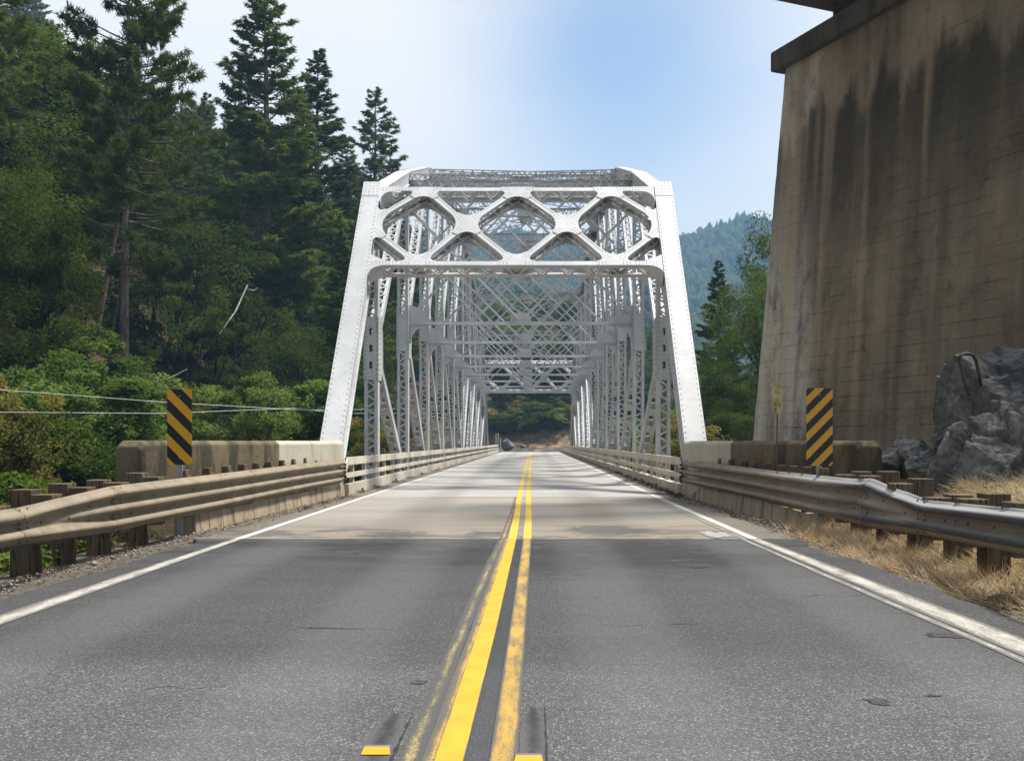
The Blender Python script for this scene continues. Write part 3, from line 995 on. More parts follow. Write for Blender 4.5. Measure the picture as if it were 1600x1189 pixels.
def reflector(x, y, label):
    t = thing('road_reflector', label, 'road reflector', (x, y, 0.003), 0, 'amber reflectors beside the yellow lines')
    w, d, h = 0.055, 0.045, 0.020
    mb = MB()
    mb.add([(-w, -d, 0), (w, -d, 0), (w, d, 0), (-w, d, 0), (-w + .008, -d * .35, h), (w - .008, -d * .35, h), (w - .008, d * .35, h), (-w + .008, d * .35, h)],
           [(0, 3, 2, 1), (4, 5, 6, 7), (0, 1, 5, 4), (1, 2, 6, 5), (2, 3, 7, 6), (3, 0, 4, 7)])
    mb.build('body', 'reflector_body', t)
    mb = MB()
    a0 = Vector((0, -d - 0.001, 0.002)); a1 = Vector((0, -d * .35 - 0.001, h + 0.001))
    nrm = Vector((0, -h, d * .65)).normalized() * 0.003
    mb.hexa([a0 + V(-w + .002, 0, 0), a0 + V(w - .002, 0, 0), a1 + V(w - .009, 0, 0), a1 + V(-w + .009, 0, 0), a0 + V(-w + .002, 0, 0) + nrm, a0 + V(w - .002, 0, 0) + nrm, a1 + V(w - .009, 0, 0) + nrm, a1 + V(-w + .009, 0, 0) + nrm])
    mb.build('lens', 'reflector_amber', t)
reflector((590 - VX) * 3.70 / F, 3.70, 'amber road reflector left of the yellow lines at the bottom edge')
reflector((826 - VX) * 3.60 / F, 3.60, 'amber road reflector right of the yellow lines at the bottom edge')

# ------------------------------------------------------------------ the truss bridge
bridge = thing('truss_bridge', 'silver painted riveted steel through truss bridge carrying the road', 'bridge', (XC, YK[0], 0))
def bpart(mb, name, mat='bridge_paint', parent=None, kind=None, label=None):
    """mesh written in world coordinates, parented to the bridge (or to one of its parts, whose origin is the bridge's)"""
    o = mb.build(name, mat, None, kind, label)
    if parent is None:
        o.parent = bridge
        o.location = -Vector(bridge.location)
    else:
        o.parent = parent
    return o
EX, EY, EZ = V(1, 0, 0), V(0, 1, 0), V(0, 0, 1)

def zigzag(mb, p0, p1, side, width, pitch, bw, t):
    p0, p1 = Vector(p0), Vector(p1)
    a = p1 - p0
    L = a.length
    n = max(2, int(round(L / pitch)))
    a = a / L
    side = Vector(side).normalized()
    nrm = a.cross(side).normalized()
    sgn = 1
    for i in range(n):
        q0 = p0 + a * (L * i / n) + side * (sgn * width / 2)
        q1 = p0 + a * (L * (i + 1) / n) - side * (sgn * width / 2)
        d = (q1 - q0).normalized()
        mb.obox((q0 + q1) / 2 + nrm * (0.0025 if sgn > 0 else -0.0025), d * (q1 - q0).length / 2, d.cross(nrm) * bw / 2, nrm * t / 2)
        sgn = -sgn

def channels(mb, p0, p1, wdir, w, d, fl=0.07, t=0.018):
    """two channel irons facing each other: webs at +-w/2 along wdir, d deep"""
    p0, p1 = Vector(p0), Vector(p1)
    a = (p1 - p0).normalized()
    wv = Vector(wdir); wv = (wv - a * wv.dot(a)).normalized()
    dv = a.cross(wv).normalized()
    for s in (-1, 1):
        o = wv * (s * (w / 2 - t / 2))
        mb.beam(p0 + o, p1 + o, dv, d, t)
        for q in (-1, 1):
            o2 = wv * (s * (w / 2 - t - fl / 2)) + dv * (q * (d / 2 - t / 2))
            mb.beam(p0 + o2, p1 + o2, wv, fl, t)
    return a, wv, dv

def rivet_row(mb, p0, p1, n, pitch, r=0.017, h=0.013):
    p0, p1 = Vector(p0), Vector(p1)
    L = (p1 - p0).length
    k = max(1, int(L / pitch))
    for i in range(k + 1):
        mb.dome(p0 + (p1 - p0) * (i / k), n, r, h, 5)

# end posts -----------------------------------------------------------
def chord_member(p0, p1, name, rivets=True, w=0.46, d=0.44, label=None, pitch=0.15, rows=False):
    """box member: solid cover plate on the upper side, web plates, laced underside"""
    p0, p1 = Vector(p0), Vector(p1)
    a = (p1 - p0).normalized()
    nrm = a.cross(EX).normalized()
    if nrm.z < 0: nrm = -nrm
    mb = MB()
    mb.beam(p0 + nrm * (d / 2), p1 + nrm * (d / 2), EX, w + 0.02, 0.022)
    for s in (-1, 1):
        mb.beam(p0 + EX * s * (w / 2 - 0.03), p1 + EX * s * (w / 2 - 0.03), nrm, d - 0.03, 0.02)
        mb.beam(p0 + EX * s * (w / 2 - 0.03) - nrm * (d / 2 - 0.016), p1 + EX * s * (w / 2 - 0.03) - nrm * (d / 2 - 0.016), EX, 0.13, 0.018)
        mb.beam(p0 + EX * s * (w / 2 + 0.012 - 0.03) + nrm * (d / 2 - 0.06), p1 + EX * s * (w / 2 + 0.012 - 0.03) + nrm * (d / 2 - 0.06), nrm, 0.085, 0.02)
    o = bpart(mb, name, label=label)
    lz = MB()
    zigzag(lz, p0 - nrm * (d / 2 - 0.03), p1 - nrm * (d / 2 - 0.03), EX, w - 0.1, 0.30, 0.055, 0.012)
    bpart(lz, 'lacing', parent=o, kind='stuff')
    if rivets:
        rv = MB()
        for s in (-1, 1):
            q = EX * s * (w / 2 - 0.035) + nrm * (d / 2 + 0.011)
            rivet_row(rv, p0 + q, p1 + q, nrm, pitch)
            if rows:
                e = EX * s * (w / 2 + 0.003)
                rivet_row(rv, p0 + e + nrm * (d / 2 - 0.05), p1 + e + nrm * (d / 2 - 0.05), EX * s, pitch)
                rivet_row(rv, p0 + e * 1.0 - nrm * (d / 2 - 0.08), p1 + e - nrm * (d / 2 - 0.08), EX * s, pitch * 2)
        bpart(rv, 'rivets', 'rivet_shade_dirt', parent=o, kind='stuff')
    return o
def nodeU(k, X): return V(X, YK[k], UZ[k])
def nodeL(k, X): return V(X, YK[k], LZ)
def nodeM(k, X): return V(X, YK[k], (UZ[k] + LZ) / 2)
ENDW = (XL, XR)
for X in ENDW:
    chord_member(nodeL(0, X), nodeU(1, X) + (nodeU(1, X) - nodeL(0, X)).normalized() * 0.05, 'end_post', True, pitch=0.155, rows=True)
    chord_member(nodeL(NP, X), nodeU(NP - 1, X), 'end_post', False)
    for k in range(1, NP - 1):
        chord_member(nodeU(k, X), nodeU(k + 1, X), 'top_chord', k <= 2, 0.46, 0.40)
    mb = MB()
    for s in (-1, 1):
        mb.beam(nodeL(0, X) + EX * s * 0.2, nodeL(NP, X) + EX * s * 0.2, EZ, 0.42, 0.03)
    bpart(mb, 'bottom_chord')

# posts with lacing -----------------------------------------------------
def slot_plate(mb, c, w, h, holes, en, t=0.016):
    loops = [[(-w / 2, -h / 2), (w / 2, -h / 2), (w / 2, h / 2), (-w / 2, h / 2)]]
    for hz in holes:
        lp = []
        for k in range(12):
            a = 2 * math.pi * k / 12
            lp.append((0.048 * math.cos(a), hz + 0.048 * math.sin(a) + (0.05 if math.sin(a) > 0 else -0.05)))
        loops.append(lp[::-1])
    mb.plate(loops, c, EX, EZ, en, t)
for X in ENDW:
    for k in range(1, NP):
        w, d = 0.36, 0.36
        top = nodeU(k, X) - EZ * 0.12
        bot = nodeL(k, X)
        mb = MB()
        channels(mb, bot, top, EX, w, d, 0.075)
        o = bpart(mb, 'vertical_post')
        lz = MB()
        m = nodeM(k, X).z
        hp = 0.85 if k in (1,) else 0.62
        for q in (-1, 1):
            off = EY * q * (d / 2 + 0.008)
            zigzag(lz, bot + off, V(X, YK[k], m - hp) + off, EX, w - 0.07, 0.185 if k < 7 else 0.24, 0.042, 0.010)
            zigzag(lz, V(X, YK[k], m + hp) + off, top - EZ * 0.45 + off, EX, w - 0.07, 0.185 if k < 7 else 0.24, 0.042, 0.010)
        bpart(lz, 'lacing', parent=o, kind='stuff')
        pm = MB()
        for q in (-1, 1):
            if k == 1:
                slot_plate(pm, V(X, YK[k] + q * (d / 2 + 0.008), m), w, hp * 2, (-0.45, 0, 0.45), EY)
            else:
                pm.obox(V(X, YK[k] + q * (d / 2 + 0.008), m), EX * w / 2, EY * 0.008, EZ * hp)
            bpart(pm, 'batten_plate', parent=o)
            pm = MB()
            pm.obox(V(X, YK[k] + q * (d / 2 + 0.008), top.z - 0.22), EX * w / 2, EY * 0.008, EZ * 0.24)
            bpart(pm, 'batten_plate', parent=o)
            pm = MB()
        rv = MB()
        if k <= 4:
            for s in (-1, 1):
                xx = X + s * (w / 2 - 0.035)
                rivet_row(rv, V(xx, YK[k] - d / 2 - 0.016, m - hp + .04), V(xx, YK[k] - d / 2 - 0.016, m + hp - .04), -EY, 0.12)
            inner = 1 if X == XL else -1
            for yy in (-0.12, 0.0, 0.12):
                rivet_row(rv, V(X + inner * (w / 2 + 0.03), YK[k] + yy, m - 0.7), V(X + inner * (w / 2 + 0.03), YK[k] + yy, m + 0.7), EX * inner, 0.13)
            bpart(rv, 'rivets', 'rivet_shade_dirt', parent=o, kind='stuff')

# diagonals of the K panels ----------------------------------------------
def diagonal(p0, p1, laced):
    p0, p1 = Vector(p0), Vector(p1)
    mb = MB()
    a, wv, dv = channels(mb, p0, p1, EX, 0.33, 0.24, 0.06)
    o = bpart(mb, 'diagonal')
    lz = MB()
    L = (p1 - p0).length
    if laced:
        for q in (-1, 1):
            off = dv * q * 0.125
            zigzag(lz, p0 + off + a * 0.7, p1 + off - a * 0.6, EX, 0.27, 0.19, 0.042, 0.010)
        bpart(lz, 'lacing', parent=o, kind='stuff')
    else:
        n = int(L / 0.85)
        for q in (-1, 1):
            for i in range(1, n):
                c = p0 + a * (L * i / n) + dv * q * 0.125
                lz.obox(c, a * 0.16, EX * 0.155, dv * 0.006)
        bpart(lz, 'batten_plates', parent=o, kind='stuff')
for X in ENDW:
    for k in range(1, 5):
        diagonal(nodeM(k, X) + EZ * 0.1, nodeU(k + 1, X) - EZ * 0.1, True)
        diagonal(nodeM(k, X) - EZ * 0.1, nodeL(k + 1, X) + EZ * 0.1, False)
    for k in range(7, NP):
        diagonal(nodeM(k, X) + EZ * 0.1, nodeU(k - 1, X) - EZ * 0.1, False)
        diagonal(nodeM(k, X) - EZ * 0.1, nodeL(k - 1, X) + EZ * 0.1, True)
    diagonal(nodeM(5, X), nodeU(6, X) - EZ * 0.1, True)
    diagonal(nodeM(5, X), nodeL(6, X), False)
    # gusset plates at the joints
    for k in range(1, NP):
        for s in (-1, 1):
            mb = MB()
            xx = X + s * 0.195
            u = nodeU(k, X)
            m_ = -1 if k == NP - 1 else 1
            if k in (1, NP - 1):
                lp = [(-0.36, -0.25), (-0.84, -0.85), (0.35, -0.85), (0.85, -0.16), (0.70, 0.16), (-0.08, 0.10)]
            else:
                lp = [(-0.72, -0.30), (-0.35, -0.85), (0.35, -0.85), (0.72, -0.30), (0.70, 0.08), (-0.70, -0.04 if k < 6 else 0.08)]
            mb.plate([[(p * m_, q) for p, q in lp]], V(xx + s * 0.01, u.y, u.z), EY, EZ, EX, 0.014)
            bpart(mb, 'gusset_plate')
            mb = MB()
            mq = nodeM(k, X)
            dr = 1 if k <= 5 else -1
            mb.plate([[(-0.20 * dr, -0.85), (0.25 * dr, -0.85), (0.62 * dr, -0.45), (0.62 * dr, 0.45), (0.25 * dr, 0.85), (-0.20 * dr, 0.85)]], V(xx, mq.y, mq.z), EY, EZ, EX, 0.014)
            bpart(mb, 'gusset_plate')

# portal frames -----------------------------------------------------------
def arc_gusset(arms, conc=0.55):
    """outline of a gusset with concave curves between its arms: arms = [(angle, width, length)] anticlockwise"""
    out = []
    n = len(arms)
    for i, (a, w, L) in enumerate(arms):
        d = Vector((math.cos(a), math.sin(a)))
        q = Vector((-d.y, d.x))
        c_r = d * L - q * w / 2
        c_l = d * L + q * w / 2
        out.append(c_r); out.append(c_l)
        a2, w2, L2 = arms[(i + 1) % n]
        d2 = Vector((math.cos(a2), math.sin(a2)))
        q2 = Vector((-d2.y, d2.x))
        nx = d2 * L2 - q2 * w2 / 2
        # control point: the corner where the two arm edges would meet
        den = d.x * d2.y - d.y * d2.x
        if abs(den) < 0.05:
            continue
        r = nx - c_l
        s_ = (r.x * d2.y - r.y * d2.x) / den
        ctrl = c_l + d * s_
        ctrl = ((c_l + nx) / 2).lerp(ctrl, 0.72)
        for t in (0.2, 0.4, 0.6, 0.8):
            p = c_l * (1 - t) ** 2 + ctrl * (2 * t * (1 - t)) + nx * t * t
            out.append(p)
    return [(p.x, p.y) for p in out]

def portal(kL, kU, rivets, flip):
    eu = EX
    p0, p1 = nodeL(kL, XC), nodeU(kU, XC)
    ev = (p1 - p0).normalized()
    if ev.z < 0: ev = -ev
    en = ev.cross(EX).normalized()
    if en.z < 0: en = -en               # outward: up and away from the span
    def at(z):                          # point of the end post centre line at height z
        t = (z - LZ) / (UZ[kU] - LZ)
        return p0 + (p1 - p0) * t
    base = at(5.50)
    H = (at(7.82) - base).dot(ev)
    W = XR - XL
    us = {'a': -W / 2, 'b': -W / 2 + W * 0.185, 'c': -W / 2 + W / 3, 'd': 0.0, 'e': W / 2 - W / 3, 'f': W / 2 - W * 0.185, 'g': W / 2}
    node = {'b0': (us['b'], 0), 'd0': (0, 0), 'f0': (us['f'], 0), 'a1': (us['a'], H * 0.52), 'c1': (us['c'], H * 0.52), 'e1': (us['e'], H * 0.52), 'g1': (us['g'], H * 0.52),
            'b2': (us['b'], H), 'd2': (0, H), 'f2': (us['f'], H)}
    fr = thing_part = MB()
    D = 0.40
    root = MB()
    root.obox(base + ev * H + en * (0.19), EX * (W / 2 - 0.24), ev * 0.075, en * 0.010)
    root.obox(base + ev * H - en * (0.19), EX * (W / 2 - 0.24), ev * 0.075, en * 0.010)
    top_s = bpart(root, 'portal_strut')
    r2 = MB()
    r2.obox(base + en * (0.19), EX * (W / 2 - 0.24), ev * 0.075, en * 0.010)
    r2.obox(base - en * (0.19), EX * (W / 2 - 0.24), ev * 0.075, en * 0.010)
    for q in (-1, 1):
        r2.obox(base + en * q * 0.15 - ev * 0.07, EX * (W / 2 - 0.24), ev * 0.008, en * 0.05)
        r2.obox(base + ev * H + en * q * 0.15 + ev * 0.07, EX * (W / 2 - 0.24), ev * 0.008, en * 0.05)
    bot_s = bpart(r2, 'portal_strut')
    for strut, v0 in ((top_s, H), (bot_s, 0.0)):
        lz = MB()
        for dv_ in (-0.06, 0.06):
            zigzag(lz, base + ev * (v0 + dv_) - EX * (W / 2 - 0.3), base + ev * (v0 + dv_) + EX * (W / 2 - 0.3), en, 0.36, 0.33, 0.05, 0.012)
        bpart(lz, 'lacing', parent=strut, kind='stuff')
    pairs = [('a1', 'b2'), ('b2', 'c1'), ('c1', 'd2'), ('d2', 'e1'), ('e1', 'f2'), ('f2', 'g1'), ('a1', 'b0'), ('b0', 'c1'), ('c1', 'd0'), ('d0', 'e1'), ('e1', 'f0'), ('f0', 'g1')]
    def W3(uv, n_=0.0): return base + EX * uv[0] + ev * uv[1] + en * n_
    for a, b in pairs:
        A, B = W3(node[a]), W3(node[b])
        ax = (B - A).normalized()
        sd = ax.cross(en)
        mb = MB()
        for q in (-1, 1):
            mb.beam(A + en * q * 0.185, B + en * q * 0.185, sd, 0.165, 0.010)
            mb.beam(A + en * (q * 0.185 + (0.008 if q > 0 else -0.008)) + sd * 0.055, B + en * (q * 0.185 + (0.008 if q > 0 else -0.008)) + sd * 0.055, sd, 0.045, 0.008)
            mb.beam(A + en * (q * 0.185 + (0.008 if q > 0 else -0.008)) - sd * 0.055, B + en * (q * 0.185 + (0.008 if q > 0 else -0.008)) - sd * 0.055, sd, 0.045, 0.008)
            for e in (-1, 1):
                mb.beam(A + en * q * 0.145 + sd * e * 0.08, B + en * q * 0.145 + sd * e * 0.08, en, 0.075, 0.008)
        o = bpart(mb, 'portal_brace')
        lz = MB()
        for e in (-1, 1):
            zigzag(lz, A + ax * 0.25 + sd * e * 0.07, B - ax * 0.25 + sd * e * 0.07, en, 0.33, 0.28, 0.045, 0.010)
        bpart(lz, 'lacing', parent=o, kind='stuff')
    th = math.atan2(H * 0.52, us['c'] - us['b'])
    th0 = math.atan2(H * 0.48, us['c'] - us['b'])
    tS = math.atan2(H * 0.48, us['b'] - us['a']); tS0 = math.atan2(H * 0.52, us['b'] - us['a'])
    tD = math.atan2(H * 0.48, us['c'] * -1); tD0 = math.atan2(H * 0.52, us['c'] * -1)
    pi = math.pi
    G = []
    for nm in ('c1', 'e1'):
        l_up, r_up = (th0, tD) if nm == 'c1' else (tD, th0)
        l_dn, r_dn = (th, tD0) if nm == 'c1' else (tD0, th)
        G.append((nm, [(r_up, .18, .50), (pi - l_up, .18, .50), (pi + l_dn, .18, .50), (2 * pi - r_dn, .18, .50)]))
    G.append(('b2', [(0, .16, .44), (pi, .16, .44), (pi + tS, .18, .47), (2 * pi - th0, .18, .47)]))
    G.append(('f2', [(0, .16, .44), (pi, .16, .44), (pi + th0, .18, .47), (2 * pi - tS, .18, .47)]))
    G.append(('d2', [(0, .16, .46), (pi, .16, .46), (pi + tD, .18, .49), (2 * pi - tD, .18, .49)]))
    G.append(('b0', [(0, .16, .44), (th, .18, .47), (pi - tS0, .18, .47), (pi, .16, .44)]))
    G.append(('f0', [(0, .16, .44), (tS0, .18, .47), (pi - th, .18, .47), (pi, .16, .44)]))
    G.append(('d0', [(0, .16, .46), (tD0, .18, .49), (pi - tD0, .18, .49), (pi, .16, .46)]))
    G.append(('a1', [(tS, .18, .74), (pi / 2, .43, .80), (-pi / 2, .43, .80), (-tS0, .18, .74)]))
    G.append(('g1', [(pi / 2, .43, .80), (pi - tS, .18, .74), (pi + tS0, .18, .74), (3 * pi / 2, .43, .80)]))
    for nm, arms in G:
        uv = node[nm]
        out = arc_gusset(arms)
        mb = MB()
        for q in (-1, 1):
            mb.plate([out], W3(uv, q * 0.206), EX, ev, en, 0.014)
        # connecting diaphragm seen from below
        mb.obox(W3(uv), EX * 0.14, ev * 0.006, en * 0.19)
        o = bpart(mb, 'gusset_plate')
        if rivets:
            rv = MB()
            for (a, w, L) in arms:
                if w > 0.3: continue
                d = Vector((math.cos(a), math.sin(a)))
                q2 = Vector((-d.y, d.x))
                for s in (-1, 1):
                    i = 0
                    rr = L - 0.05
                    while rr > 0.20:
                        c = d * rr + q2 * s * (w / 2 - 0.045)
                        rv.dome(W3((uv[0] + c.x, uv[1] + c.y), 0.213), en, 0.0145, 0.012, 5)
                        rr -= 0.085
            bpart(rv, 'rivets', 'rivet_shade_dirt', parent=o, kind='stuff')
    # corner gussets where the struts meet the end posts, and the curved knees below
    for s in (-1, 1):
        mb = MB()
        xi = s * (W / 2 - 0.20)
        def loopx(pts): 
            lp = [(xi - s * a, b) for a, b in pts]
            return lp if s < 0 else lp[::-1]
        knee = [(0, -0.40)] + [(0.05 + 0.40 * (1 - math.cos(t)) , -0.38 + 0.30 * math.sin(t)) for t in [i * pi / 2 / 7 for i in range(8)]] + [(0.86, -0.075), (0.86, 0.075), (0.42, 0.08), (0.0, 0.36)]
        topg = [(0, 0.10), (0.0, -0.55)] + [(0.06 + 0.30 * (1 - math.cos(t)), -0.50 + 0.40 * math.sin(t)) for t in [i * pi / 2 / 5 for i in range(6)]] + [(0.80, -0.08), (0.80, 0.08), (0.45, 0.10)]
        for q in (-1, 1):
            for lp_, v_ in ((knee, 0), (topg, H)):
                mk = MB()
                mk.plate([loopx(lp_)], W3((0, v_), q * 0.204), EX, ev, en, 0.012)
                bpart(mk, 'knee_plate')
        # soffit plate of the knee
        arc = [(0.05 + 0.40 * (1 - math.cos(t)), -0.38 + 0.30 * math.sin(t)) for t in [i * pi / 2 / 7 for i in range(8)]]
        for (a, b), (c, d) in zip(arc[:-1], arc[1:]):
            mb.beam(W3((xi - s * a, b)), W3((xi - s * c, d)), en, 0.40, 0.012)
        bpart(mb, 'knee_soffit'); mb = MB()
        arc = [(0.06 + 0.30 * (1 - math.cos(t)), -0.50 + 0.40 * math.sin(t)) for t in [i * pi / 2 / 5 for i in range(6)]]
        for (a, b), (c, d) in zip(arc[:-1], arc[1:]):
            mb.beam(W3((xi - s * a, H + b)), W3((xi - s * c, H + d)), en, 0.40, 0.012)
        o = bpart(mb, 'knee_soffit')
        if rivets:
            rv = MB()
            for i in range(8):
                for v0 in (-0.045, 0.045):
                    for vb in (0, H):
                        rv.dome(W3((xi - s * (0.12 + 0.085 * i), vb + v0), 0.211), en, 0.0145, 0.012, 5)
            for i in range(6):
                rv.dome(W3((xi - s * 0.05, -0.5 + i * 0.14), 0.211), en, 0.0145, 0.012, 5)
            # splice plate with rows of rivets at the head of the end post
            for i in range(5):
                for j in range(4):
                    rv.dome(W3((s * (W / 2 - 0.16 + j * 0.105), H - 0.28 + i * 0.12), 0.243), en, 0.0145, 0.012, 5)
            bpart(rv, 'rivets', 'rivet_shade_dirt', parent=o, kind='stuff')
    for s in (-1, 1):
        mb = MB()
        mb.obox(W3((s * W / 2, H - 0.03), 0.236), EX * 0.235, ev * 0.30, en * 0.004)
        bpart(mb, 'splice_plate')
portal(0, 1, True, False)
portal(NP, NP - 1, False, True)

# sway frames --------------------------------------------------------------
SILL = 5.10
def sway(k):
    y = YK[k]
    top = UZ[k] - 0.10
    xl, xr = XL + 0.19, XR - 0.19
    mb = MB()
    for q in (-1, 1):
        mb.obox(V(XC, y + q * 0.06, top), EX * (xr - xl) / 2, EY * 0.05, EZ * 0.007)
        mb.obox(V(XC, y + q * 0.06, top - 0.42), EX * (xr - xl) / 2, EY * 0.05, EZ * 0.007)
        mb.obox(V(XC, y + q * 0.015, top - 0.04), EX * (xr - xl) / 2, EY * 0.006, EZ * 0.04)
        mb.obox(V(XC, y + q * 0.015, top - 0.38), EX * (xr - xl) / 2, EY * 0.006, EZ * 0.04)
    o = bpart(mb, 'top_strut')
    lz = MB()
    zigzag(lz, V(xl + .5, y, top - 0.21), V(XC - 0.4, y, top - 0.21), EZ, 0.36, 0.24, 0.045, 0.012)
    zigzag(lz, V(XC + .4, y, top - 0.21), V(xr - 0.5, y, top - 0.21), EZ, 0.36, 0.24, 0.045, 0.012)
    bpart(lz, 'lacing', parent=o, kind='stuff')
    mb = MB()
    mb.obox(V(XC, y, SILL), EX * (xr - xl) / 2, EY * 0.012, EZ * 0.055)
    for q in (-1, 1):
        mb.obox(V(XC, y + q * 0.05, SILL - 0.05), EX * (xr - xl) / 2, EY * 0.04, EZ * 0.006)
    bpart(mb, 'sway_sill')
    t2 = top - 0.42
    # gussets
    mb = MB()
    for s in (-1, 1):
        xe = xl if s < 0 else xr
        d = -s
        upper = [(0, -0.06), (0.95, -0.06), (0.80, 0.06), (0.22, 0.55), (0, 0.62)]
        arc = [(0.06 + 0.60 * (1 - math.cos(t)), -0.66 + 0.58 * math.sin(t)) for t in [i * math.pi / 2 / 6 for i in range(7)]]
        lower = [(0, -0.06), (0, -0.70)] + arc + [(0.9, -0.06)]
        for lp in (upper, lower):
            pts = [(d * a, b) for a, b in lp]
            if d < 0: pts = pts[::-1]
            mb.plate([pts], V(xe, y, SILL), EX, EZ, EY, 0.014)
            bpart(mb, 'gusset_plate'); mb = MB()
        tp = [(0, 0.40), (0, -0.75), (0.18, -0.75), (0.75, -0.02), (0.75, 0.40)]
        pts = [(d * a, b) for a, b in tp]
        if d < 0: pts = pts[::-1]
        mb.plate([pts], V(xe, y, t2), EX, EZ, EY, 0.014)
        bpart(mb, 'gusset_plate'); mb = MB()
    mb.plate([[(-0.34, -0.05), (0.34, -0.05), (0.34, 0.20), (0.24, 0.34), (-0.24, 0.34), (-0.34, 0.20)]], V(XC, y, SILL), EX, EZ, EY, 0.014)
    bpart(mb, 'gusset_plate'); mb = MB()
    mb.plate([[(-0.45, 0.40), (-0.45, -0.02), (-0.18, -0.30), (0.18, -0.30), (0.45, -0.02), (0.45, 0.40)]], V(XC, y, t2), EX, EZ, EY, 0.014)
    g = bpart(mb, 'gusset_plate')
    if k <= 4:
        rv = MB()
        for s in (-1, 1):
            xe = xl if s < 0 else xr
            rivet_row(rv, V(xe - s * 0.08, y - 0.012, SILL), V(xe - s * 0.9, y - 0.012, SILL), -EY, 0.10, 0.014, 0.01)
            rivet_row(rv, V(xe - s * 0.04, y - 0.007, SILL - 0.6), V(xe - s * 0.04, y - 0.007, SILL + 0.5), -EY, 0.10, 0.014, 0.01)
            rivet_row(rv, V(xe - s * 0.30, y - 0.007, SILL + 0.28), V(xe - s * 0.60, y - 0.007, SILL + 0.10), -EY, 0.10, 0.014, 0.01)
        for dx in (-0.24, -0.12, 0.0, 0.12, 0.24):
            rv.dome(V(XC + dx, y - 0.007, SILL + 0.12), -EY, 0.014, 0.01, 5)
        bpart(rv, 'rivets', 'rivet_shade_dirt', parent=g, kind='stuff')
    Wd = xr - xl
    z0 = SILL + 0.08
    segs = []
    for (ax_, az_, dr) in ((xl, z0 + .12, 1), (xr, z0 + .12, -1), (XC, z0, 1), (XC, z0, -1), (xl, z0 + Wd / 2, 1), (xr, z0 + Wd / 2, -1)):
        if az_ > t2 - 0.8: continue
        run = min(t2 - az_, (xr - ax_) if dr > 0 else (ax_ - xl))
        off_ = 0.12 if ax_ != XC else 0.10
        segs.append(((ax_ + dr * off_, az_ + off_), (ax_ + dr * (run - 0.05), az_ + run - 0.05)))
    for (a, b) in segs:
        q = 1 if b[0] > a[0] else -1
        mb = MB()
        A, B = V(a[0], y + q * 0.014, a[1]), V(b[0], y + q * 0.014, b[1])
        sd = (B - A).normalized().cross(EY)
        mb.beam(A, B, sd, 0.085, 0.010)
        mb.beam(A + sd * 0.038 + EY * q * 0.035, B + sd * 0.038 + EY * q * 0.035, EY, 0.07, 0.008)
        bpart(mb, 'sway_brace')
for k in range(2, NP - 1):
    sway(k)

# top lateral bracing ----------------------------------------------------------
for k in range(1, NP - 1):
    for s in (0, 1):
        a = nodeU(k, (XL + 0.2) if s == 0 else (XR - 0.2))
        b = nodeU(k + 1, (XR - 0.2) if s == 0 else (XL + 0.2))
        dz = 0.0 if s == 0 else 0.0
        mb = MB()
        sd = (b - a).normalized().cross(EZ).normalized()
        for zz_, e in ((0.12, 0.007), (-0.22, 0.007)):
            mb.beam(a + EZ * (zz_ + 0.016 * s), b + EZ * (zz_ + 0.016 * s), sd, 0.15, 0.010)
        o = bpart(mb, 'lateral_brace')
        lz = MB()
        zigzag(lz, a - EZ * 0.05, b - EZ * 0.05, EZ, 0.33, 0.27, 0.045, 0.010)
        bpart(lz, 'lacing', parent=o, kind='stuff')
    mb = MB()
    c = (nodeU(k, XC) + nodeU(k + 1, XC)) / 2
    al = (nodeU(k + 1, XC) - nodeU(k, XC)).normalized()
    mb.obox(c - EZ * 0.03, EX * 0.36, al * 0.42, al.cross(EX) * 0.006)
    bpart(mb, 'gusset_plate')

# floor beams and stringers under the deck
for k in range(0, NP + 1):
    mb = MB()
    mb.obox(V(XC, YK[k], -0.85), EX * (XR - XL) / 2, EY * 0.02, EZ * 0.40)
    mb.obox(V(XC, YK[k], -1.25), EX * (XR - XL) / 2, EY * 0.15, EZ * 0.012)
    bpart(mb, 'floor_beam')
for xx in (-3.4, -1.9, -0.45, 1.0, 2.5):
    mb = MB()
    mb.box(xx - 0.02, xx + 0.02, 21.5, 111.5, -0.75, -0.32)
    bpart(mb, 'stringer')
# deck slabs, kerbs
y = 20.90
while y < DECK_END - 0.5:
    y1 = min(y + 6.38, DECK_END)
    bpart(MB().box(-4.0, 3.09, y, y1 - 0.015, -0.30, 0.0), 'deck_slab', 'deck_concrete')
    for s in (-1, 1):
        mb = MB()
        xi = -4.0 if s < 0 else 3.09
        xo = -4.165 if s < 0 else 3.255
        y0_ = max(y, 21.60)
        mb.hexa([(xi, y0_, -0.2), (xo, y0_, -0.2), (xo, y1 - 0.02, -0.2), (xi, y1 - 0.02, -0.2), (xi + s * 0.02, y0_, 0.23), (xo, y0_, 0.23), (xo, y1 - 0.02, 0.23), (xi + s * 0.02, y1 - 0.02, 0.23)])
        c = bpart(mb, 'curb', 'curb_concrete')
        dh = MB()
        yy = y0_ + 1.6
        if yy < y1 - 0.3 and yy < 60:
            dh.box(min(xi - s * 0.006, xi + s * 0.05), max(xi - s * 0.006, xi + s * 0.05), yy, yy + 0.16, 0.0, 0.075)
            bpart(dh, 'drain_hole', 'joint_filler', parent=c)
    y = y1
mb = MB(); mb.box(-4.0, 3.09, 20.885, 111.9, -0.34, -0.02)
bpart(mb, 'deck_joint_filler', 'joint_filler')

